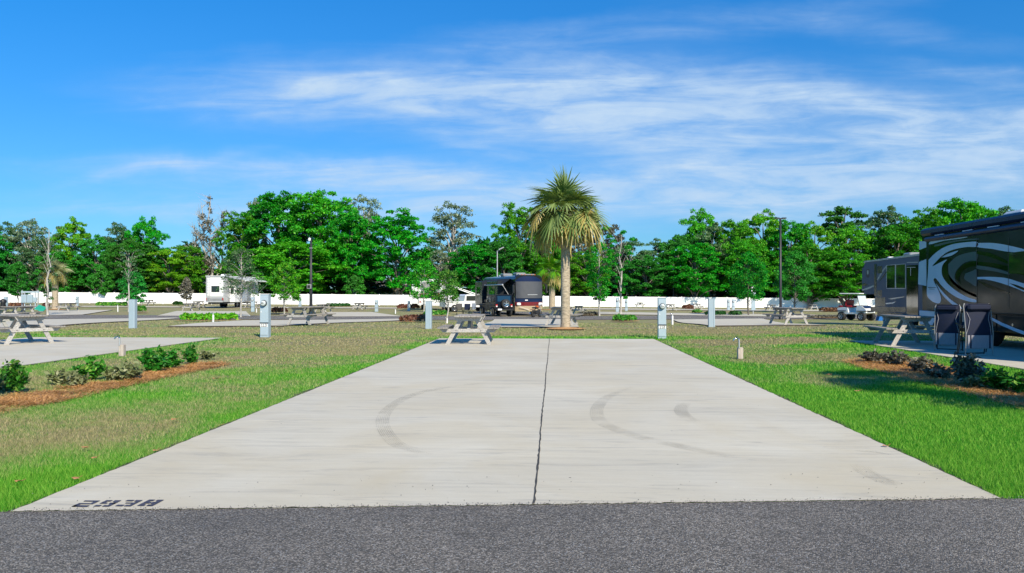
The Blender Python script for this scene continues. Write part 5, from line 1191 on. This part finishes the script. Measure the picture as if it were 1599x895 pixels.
for x in (-.5, .5):
    mb = MB(); mb.tube([(x, .62, 1.1), (x, .40, 2.02)], .02, 7, 'darkmetal'); mb.build('roof_post', None, gc)
    mb = MB(); mb.tube([(x, -1.1, 1.0), (x, -.85, 2.02)], .02, 7, 'darkmetal'); mb.build('roof_post', None, gc)
mb = MB(); mb.box((0, -.2, 2.06), (1.18, 1.75, .08), 'white', bev=.035); mb.build('roof', None, gc)
mb = MB(); mb.box((0, .53, 1.55), (.96, .02, .75), 'meter_glass', rx=R(13)); mb.build('windscreen', None, gc)
mb = MB(); mb.tube([(-.25+.17*math.cos(a), .20+.06*math.sin(a), 1.32+.15*math.sin(a)) for a in np.linspace(0, 6.28, 17)], .014, 6, 'black', cap=False); mb.tube([(-.25, .45, 1.0), (-.25, .2, 1.32)], .018, 6, 'black'); mb.build('steering_wheel', None, gc)
for x in (-1, 1):
    for y in (-.85, .85): wheel(gc, (x*.56, y, .33), .33, .28, x, rim='greypole', spokes=5)
    f = MB(); f.box((x*.58, .86, .74), (.28, .78, .05), 'black', bev=.02); f.box((x*.58, -.86, .74), (.28, .78, .05), 'black', bev=.02); f.build('fender', None, gc)

# ---------- dark motorhome in the centre, nose to the camera
# local frame: +Y backwards from the nose
a0_ = P(827, 494); hx = Vector((-.37, 1, 0)).normalized(); rz3 = math.atan2(-hx.x, hx.y)
cm = empty('motorhome', a0_+Vector((0, .6, 0)), rz3, 'dark navy motorhome with a grey cover over its windscreen', 'motorhome'); Hc = 3.55; wc = 1.25; Lc = 11
mb = MB(); mb.prism([(-wc, .45), (wc, .45), (wc, Hc-.35), (wc-.12, Hc-.1), (wc-.4, Hc), (-wc+.4, Hc), (-wc+.12, Hc-.1), (-wc, Hc-.35)], .35, Lc, 'coach', axis='y'); cb_ = mb.build('body', None, cm)
mb = MB(); vs = []; fs = []; nn = 10    # curved front cap
prof = [(.42, -.0), (.95, -.08), (1.25, -.10), (2.9, .02), (3.25, .12), (3.46, .30)]
def ring(z, yo, sc_=1.0): return [(x*wc*sc_, yo+.28*abs(x)**3.2, z) for x in np.linspace(-1, 1, nn+1)]
def capstrip(z0, y0, z1, y1, m, s0=1.0, s1=1.0):
    q = MB(); q.add(ring(z0, y0, s0)+ring(z1, y1, s1), [(i, i+1, nn+2+i, nn+1+i) for i in range(nn)], m, True); return q
capstrip(.42, .04, .88, -.04, 'tan').build('bumper', None, cb_); capstrip(.88, -.04, 1.22, -.08, 'maroon').build('grille_panel', None, cb_)
capstrip(1.22, -.08, 1.75, -.06, 'navy').build('front_band', None, cb_); capstrip(2.98, .03, Hc, .40, 'navy', 1, .92).build('front_cap', None, cb_)
q = MB(); zl = np.linspace(1.55, 3.0, 9)
for i in range(8):
    a_, b_ = zl[i], zl[i+1]; A = [(x, y-.05-.018*math.sin(9*x+5*a_)*math.cos(3*a_), z) for x, y, z in ring(a_, -.07+.09*(i/8), .97)]; B = [(x, y-.05-.018*math.sin(9*x+5*b_)*math.cos(3*b_), z) for x, y, z in ring(b_, -.07+.09*((i+1)/8), .97)]
    q.add(A+B, [(j, j+1, nn+2+j, nn+1+j) for j in range(nn)], 'cover', True)
q.build('windscreen_cover', None, cm)
for s_ in (-1, 1):
    h = MB(); h.box((s_*.98, .06, 1.05), (.36, .16, .24), 'lampglass', bev=.04); h.build('headlight', None, cm)
    m_ = MB(); m_.bar((s_*1.2, .15, 2.9), (s_*1.48, -.05, 2.75), .05, .05, 'black'); m_.box((s_*1.50, -.05, 2.35), (.16, .22, .75), 'black', bev=.04); m_.build('mirror', None, cm)
q = MB(); q.box((.2, -.12, 1.85), (.9, .03, .05), 'ltgrey'); q.box((-.35, -.12, 1.38), (.25, .02, .08), 'letterw'); q.bar((-.95, -.10, .8), (-.1, -.12, .55), .07, .02, 'letterw'); q.build('front_trim', None, cm)
q = MB(); q.box((-wc-.40, 4.8, 1.95), (.80, 3.6, 2.3), 'fwdark', bev=.03); s1_ = q.build('slide_out', None, cm); q = MB(); q.box((-wc-.81, 4.8, 2.2), (.02, 1.8, .9), 'glass'); q.build('window', None, s1_)
q = MB(); q.box((-wc-.50, 8.9, 1.95), (1.0, 2.6, 2.3), 'fwdark', bev=.03); s1_ = q.build('slide_out', None, cm); q = MB(); q.box((-wc-1.01, 8.9, 2.2), (.02, 1.2, .8), 'glass'); q.build('window', None, s1_)
q = MB(); q.add([(-wc, 1.6, 3.28), (-wc, 10.6, 3.28), (-wc-.75, 10.6, 2.75), (-wc-.75, 1.6, 2.75)], [(0, 1, 2, 3)], 'awning'); q.add([(-wc, 1.6, 3.25), (-wc, 10.6, 3.25), (-wc-.75, 10.6, 2.72), (-wc-.75, 1.6, 2.72)], [(3, 2, 1, 0)], 'awning'); q.cyl((-wc-.75, 1.55, 2.73), (-wc-.75, 10.65, 2.73), .07, 8, 'ltgrey'); q.build('awning', None, cm)
q = MB()
for y in (1.7, 10.5): q.bar((-wc-.72, y, 2.73), (-wc, y, 1.6), .05, .04, 'ltgrey')
q.build('awning_arm', None, cm)
q = MB(); q.box((0, 3, Hc+.14), (.9, 1.1, .28), 'midgrey', bev=.06); q.box((-.2, 6.4, Hc+.14), (.9, 1.1, .28), 'midgrey', bev=.06); q.box((.3, 9.6, Hc+.1), (.5, .5, .22), 'letterw', bev=.05); q.box((0, 1.0, Hc+.06), (1.5, .5, .12), 'midgrey', bev=.04); q.build('roof_unit', None, cm)
q = MB()
for x in (-.6, -.3, .3, .6): q.box((x, .42, Hc+.05), (.1, .12, .06), 'orange')
q.build('roof_light', None, cm)
for x in (-1, 1):
    for y in (2.2, 8.2): wheel(cm, (x*1.05, y, .48), .48, .3, x)

# ---------- navy off-road car with spare wheel
p = P(787, 495); hj = Vector((-.46, 1, 0)).normalized(); jp = empty('off_road_car', p, math.atan2(-hj.x, hj.y), 'navy off-road car with a spare wheel on its tailgate', 'car')
# local: +Y forward (away from camera), rear at y=0
mb = MB(); mb.prism([(.0, .62), (.0, 1.15), (2.45, 1.15), (2.7, 1.12), (3.85, 1.05), (3.95, .95), (3.95, .62), (3.3, .5), (.7, .5)], -.76, .76, 'jeep'); jb = mb.build('body', None, jp)
mb = MB(); mb.prism([(.04, 1.14), (.10, 1.80), (2.1, 1.82), (2.50, 1.14)], -.72, .72, 'jeep'); jt = mb.build('hard_top', None, jb)
mb = MB(); mb.box((0, 1.08, 1.83), (1.42, 2.06, .05), 'black', bev=.02); mb.build('roof_panel', None, jb)
mb = MB(); mb.box((0, .035, 1.5), (1.15, .03, .46), 'glass', rx=R(-5)); mb.build('rear_window', None, jb)
for s_ in (-1, 1):
    mb = MB()
    for y0_, y1_ in ((.2, .95), (1.08, 1.62), (1.74, 2.15)): mb.prism([(y0_, 1.24), (y1_+(.12 if y1_ > 2 else 0), 1.24), (y1_, 1.70), (y0_+.03, 1.70)], s_*.722, s_*.735, 'glass')
    mb.build('side_window', None, jb)
    mb = MB(); mb.box((s_*.79, .72, .98), (.16, 1.05, .06), 'black', bev=.02); mb.box((s_*.79, 3.35, .98), (.18, 1.05, .06), 'black', bev=.02); mb.build('fender', None, jb)
    mb = MB(); mb.box((s_*.66, -.02, .93), (.16, .06, .24), 'redlamp', bev=.01); mb.box((s_*.66, -.055, .88), (.12, .02, .10), 'lampglass', bev=.004); mb.build('tail_light', None, jb)
    mb = MB(); mb.box((s_*.86, 2.25, 1.32), (.14, .12, .2), 'black', bev=.02); mb.build('mirror', None, jb)
mb = MB(); mb.box((0, -.12, .60), (1.5, .2, .16), 'black', bev=.03); mb.box((-.45, -.23, .62), (.34, .02, .13), 'letterw'); mb.build('rear_bumper', None, jb)
# spare wheel: axis along Y
sp = MB(); c = (.1, -.16, 1.08)
sp.lathe([(.24, -.11), (.36, -.11), (.39, -.07), (.39, .07), (.36, .11), (.24, .11)], 28, 'rubber', 'y', c); sw = sp.build('spare_wheel', None, jp)
m_ = MB(); m_.lathe([(.25, -.09), (.20, -.05), (.001, -.05)], 24, 'darkmetal', 'y', c)
m_.lathe([(.25, -.10), (.215, -.10), (.21, -.05)], 24, 'chrome', 'y', c)
for k in range(5):
    a = 2*math.pi*k/5+.3; m_.bar((c[0], c[1]-.09, c[2]), (c[0]+math.cos(a)*.23, c[1]-.10, c[2]+math.sin(a)*.23), .085, .03, 'chrome', up=(0, 1, 0))
m_.build('rim', None, sw)
for x in (-1, 1):
    for y in (.72, 3.3): wheel(jp, (x*.76, y, .40), .40, .25, x)

# ---------- motorcycle
p = P(838, 496); mc = empty('motorcycle', p, R(158), 'small dark motorcycle with an orange tank before the dark motorhome', 'motorcycle')
for y, nm in ((-.68, 'front_wheel'), (.68, 'rear_wheel')): wheel(mc, (0, y, .31), .31, .12, 1, nm, rim='darkmetal', spokes=8)
mb = MB(); mb.tube([(0, -.42, .95), (0, -.2, .75), (0, .3, .7), (0, .68, .31)], .03, 7, 'darkmetal'); mb.tube([(0, -.35, .85), (0, -.1, .3), (0, .35, .3), (0, .4, .7)], .03, 7, 'darkmetal'); mb.build('frame', None, mc)
mb = MB(); mb.box((0, .05, .43), (.30, .42, .32), 'darkmetal', bev=.06); mb.tube([(.14, .0, .3), (.17, .4, .28), (.17, .95, .38)], .045, 8, 'chrome'); mb.build('engine', None, mc)
mb = MB(); mb.box((0, -.12, .86), (.28, .48, .24), 'orange', bev=.1); mb.build('fuel_tank', None, mc); mb = MB(); mb.box((0, .42, .80), (.28, .65, .12), 'black', bev=.05); mb.build('seat', None, mc)
mb = MB(); mb.tube([(-.36, -.28, 1.08), (-.15, -.4, 1.02), (.15, -.4, 1.02), (.36, -.28, 1.08)], .018, 7, 'darkmetal'); mb.build('handlebar', None, mc)
mb = MB()
for x in (-.09, .09): mb.tube([(x, -.42, .98), (x, -.68, .31)], .025, 7, 'greypole')
mb.build('fork', None, mc); mb = MB(); mb.box((0, -.52, .92), (.2, .16, .2), 'lampglass', bev=.06); mb.build('headlight', None, mc)
mb = MB(); mb.box((0, -.72, .64), (.16, .5, .04), 'black', bev=.015); mb.box((0, .85, .66), (.2, .5, .05), 'maroon', bev=.02); mb.build('mudguard', None, mc)

# ---------- white fifth wheel on the left; rear end faces the camera
def leftfw():
    c0 = P(336, 481.5); s = dep(c0)/1200; H = zAt(430.5, dep(c0))-c0.z; w = 31*s; Ln = 10.2
    e = empty('fifth_wheel_trailer', c0+Vector((0, 0, .02)), R(-1), 'white and grey fifth wheel trailer with a ladder on its rear, behind the long hedge', 'trailer')
    mb = MB(); mb.prism([(0, .75), (Ln-2.4, .75), (Ln-2.4, 1.75), (Ln, 1.75), (Ln+.15, 2.6), (Ln-.2, H-.25), (Ln-.8, H), (0, H)], -w/2, w/2, 'ltgrey'); b = mb.build('body', None, e)
    mb = MB(); mb.box((0, -.05, H*.66), (w*.86, .14, H*.62), 'white', bev=.12); rc = mb.build('rear_cap', None, b)
    mb = MB(); mb.box((.08, -.135, H*.60), (w*.44, .04, H*.19), 'black', bev=.03); wv_ = mb.build('rear_window', None, rc); mb = MB(); mb.box((.08, -.16, H*.60), (w*.40, .02, H*.165), 'glass'); mb.build('pane', None, wv_)
    mb = MB(); mb.box((0, -.03, H*.33), (w*.99, .10, H*.2), 'ltgrey', bev=.03); mb.box((0, -.06, .95), (w*.98, .16, .5), 'midgrey', bev=.05); mb.box((0, -.16, .78), (w*.9, .1, .12), 'ltgrey'); mb.build('rear_bumper', None, b)
    for s_ in (-1, 1):
        q = MB(); q.box((s_*w*.44, -.16, 1.1), (.14, .05, .3), 'redlamp', bev=.02); q.build('tail_light', None, b)
    ld = MB(); x = -w*.33
    for dx in (-.17, .17): ld.tube([(x+dx, -.24, .8), (x+dx, -.24, H+.05), (x+dx, .1, H+.15)], .022, 6, 'greypole')
    for z in np.arange(.95, H, .32): ld.tube([(x-.17, -.24, z), (x+.17, -.24, z)], .016, 5, 'greypole')
    ld.build('ladder', None, b)
    rf = MB(); rf.prism([(-.1, H-.02), (Ln-.75, H-.02), (Ln-.8, H+.06), (-.1, H+.06)], -w/2-.03, w/2+.03, 'white'); rf.build('roof', None, e)
    q = MB(); q.box((0, 3.2, H+.2), (.8, 1, .28), 'midgrey', bev=.05); q.box((.4, 1.2, H+.16), (.4, .4, .2), 'letterw', bev=.05); q.build('roof_unit', None, e)
    # right-hand side: slide-out with window, door, awning arm
    q = MB(); q.box((w/2+.3, 3.0, 1.75), (.62, 3.0, 2.1), 'white', bev=.03); s1 = q.build('slide_out', None, e); q = MB(); q.box((w/2+.62, 3.0, 2.1), (.02, 1.7, .8), 'glass'); q.box((w/2+.3, 1.49, 2.15), (.40, .02, .8), 'glass'); q.build('window', None, s1)
    q = MB(); q.box((w/2+.02, 6.1, 1.8), (.05, .8, 1.95), 'white', bev=.02); q.build('door', None, e)
    q = MB(); q.box((w/2+.015, 7.9, 2.6), (.03, 1.6, .7), 'midgrey'); q.box((w/2+.012, 5, 1.0), (.02, 8, .35), 'midgrey'); q.build('stripe', None, e)
    q = MB(); q.add([(w/2, .8, H-.12), (w/2, 8.8, H-.12), (w/2+2.3, 8.8, H-.55), (w/2+2.3, .8, H-.55)], [(0, 1, 2, 3)], 'white'); q.cyl((w/2+2.3, .8, H-.55), (w/2+2.3, 8.8, H-.55), .07, 8, 'white'); q.build('awning', None, e)
    q = MB()
    for y in (.9, 8.7): q.bar((w/2+2.25, y, H-.58), (w/2, y, 1.3), .06, .04, 'ltgrey'); q.bar((w/2+1.2, y, H-.35), (w/2+.02, y, 2.3), .05, .04, 'greypole')
    q.build('awning_arm', None, e)
    q = MB(); q.box((0, 4.2, .62), (w*.85, 8, .22), 'black'); q.build('chassis', None, e)
    for x in (-1, 1):
        for y in (3.9, 4.9): wheel(e, (x*(w/2-.2), y, .4), .4, .24, x, rim='greypole')
        q = MB(); q.box((x*(w/2-.3), 7.6, .45), (.1, .1, .9), 'greypole'); q.build('landing_leg', None, e)
leftfw()

# ---------- white camper half hidden by young trees, centre left
c0 = P(672, 484.5); e = empty('travel_trailer', c0, R(4), 'white camper with dark red trim hidden behind young trees', 'trailer'); s = dep(c0)/1200; H = zAt(436, dep(c0))-c0.z; w = 38*s
mb = MB(); mb.prism([(0, .7), (7.2, .7), (7.4, H-.6), (6.8, H), (0, H)], -w/2, w/2, 'white'); b = mb.build('body', None, e)
mb = MB(); mb.box((-w/2-.42, .6, H*.52), (.70, 1.6, H*.62), 'white', bev=.03); so_ = mb.build('slide_out', None, e); mb = MB(); mb.box((-w/2-.42, -.22, H*.80), (.7, .06, .12), 'black'); mb.build('slide_trim', None, so_)
mb = MB(); mb.box((0, -.05, H*.50), (w*.9, .12, H*.10), 'maroon', bev=.02); mb.box((0, -.05, H*.42), (w*.94, .14, H*.03), 'black'); mb.build('rear_trim', None, b)
mb = MB(); mb.box((0, -.03, H*.74), (w*.8, .08, H*.34), 'midgrey', bev=.04); mb.box((.35, -.08, H*.78), (w*.3, .03, H*.2), 'glass'); mb.build('rear_window', None, b)
mb = MB(); mb.box((0, -.06, .95), (w*.98, .16, .62), 'white', bev=.04); mb.build('rear_bumper', None, b)
for x in (-1, 1):
    q = MB(); q.box((x*w*.42, -.15, 1.0), (.14, .05, .24), 'redlamp', bev=.02); q.build('tail_light', None, b)
    for y in (3.2, 4.1): wheel(e, (x*(w/2-.15), y, .36), .36, .22, x, rim='greypole')
mb = MB(); mb.tube([(w/2, 1.0, H-.15), (w/2+1.5, 1.0, H*.72), (w/2+4.4, 1.0, H*.42), (w/2+4.4, 1.0, .1)], .06, 6, 'white'); mb.build('awning_arm', None, e); mb = MB(); mb.tube([(w/2, 6.5, H-.1), (w/2+1.5, 6.5, H*.74), (w/2+4.4, 6.5, H*.46)], .06, 6, 'white'); mb.build('awning_arm', None, e)
mb = MB(); mb.box((0, 3.2, H+.16), (.8, 1, .26), 'ltgrey', bev=.05); mb.build('roof_unit', None, e)

# ---------- white pickup beyond the picnic table
p = P(728, 487); e = empty('pickup_truck', p, R(-62), 'white pickup truck left of the navy off-road car', 'pickup')
mb = MB(); mb.prism([(-2.7, .55), (-2.7, 1.12), (-.6, 1.14), (-.5, 1.75), (-.3, 1.88), (.7, 1.88), (1.3, 1.22), (2.6, 1.12), (2.8, .95), (2.8, .5)], -.95, .95, 'white'); b = mb.build('body', None, e)
for s_ in (-1, 1):
    q = MB(); q.prism([(-.38, 1.2), (-.34, 1.72), (.62, 1.72), (1.05, 1.2)], s_*.952, s_*.965, 'glass'); q.build('side_window', None, b)
    q = MB(); q.box((s_*.7, 2.8, .9), (.36, .06, .2), 'lampglass', bev=.02); q.build('headlight', None, b)
    q = MB(); q.box((s_*1.08, 1.0, 1.25), (.2, .15, .25), 'black', bev=.03); q.build('mirror', None, b)
    for y in (-1.7, 1.8): wheel(e, (s_*.86, y, .40), .40, .26, s_)
q = MB(); q.add([(-.8, .74, 1.84), (.8, .74, 1.84), (.86, 1.28, 1.26), (-.86, 1.28, 1.26)], [(0, 1, 2, 3)], 'glass'); q.build('windscreen', None, b); q = MB(); q.box((0, 2.8, .85), (1.0, .05, .3), 'darkmetal', bev=.02); q.box((0, 2.86, .55), (1.8, .14, .2), 'chrome', bev=.03); q.build('grille', None, b)

# ---------- folding camp chairs and small camp table near the pickup
def campchair(px, py, rz, m, label):
    p = P(px, py); e = empty('camp_chair', p, rz, label, 'camp chair', 'camp chairs set out by the pickup'); f = MB()
    for s_ in (-1, 1):
        f.tube([(s_*.27, -.25, 0), (s_*.27, .22, .45), (s_*.27, .3, 1.0)], .016, 6, 'darkmetal'); f.tube([(s_*.27, .25, 0), (s_*.27, -.25, .45), (s_*.27, -.25, .65)], .016, 6, 'darkmetal'); f.bar((s_*.27, -.28, .65), (s_*.27, .25, .66), .06, .03, 'black')
    f.build('frame', None, e); q = MB(); q.box((0, 0, .44), (.52, .48, .03), m, bev=.01); q.build('seat', None, e); q = MB(); q.box((0, .26, .75), (.52, .03, .55), m, rx=R(-9), bev=.01); q.build('backrest', None, e)
campchair(718, 492, R(20), 'black', 'black camp chair left of the other one by the navy car'); campchair(728, 492.5, R(-15), 'navycloth', 'dark camp chair nearest the navy car'); campchair(737, 490.5, R(-40), 'ltgrey', 'pale camp chair between the pickup and the navy car')
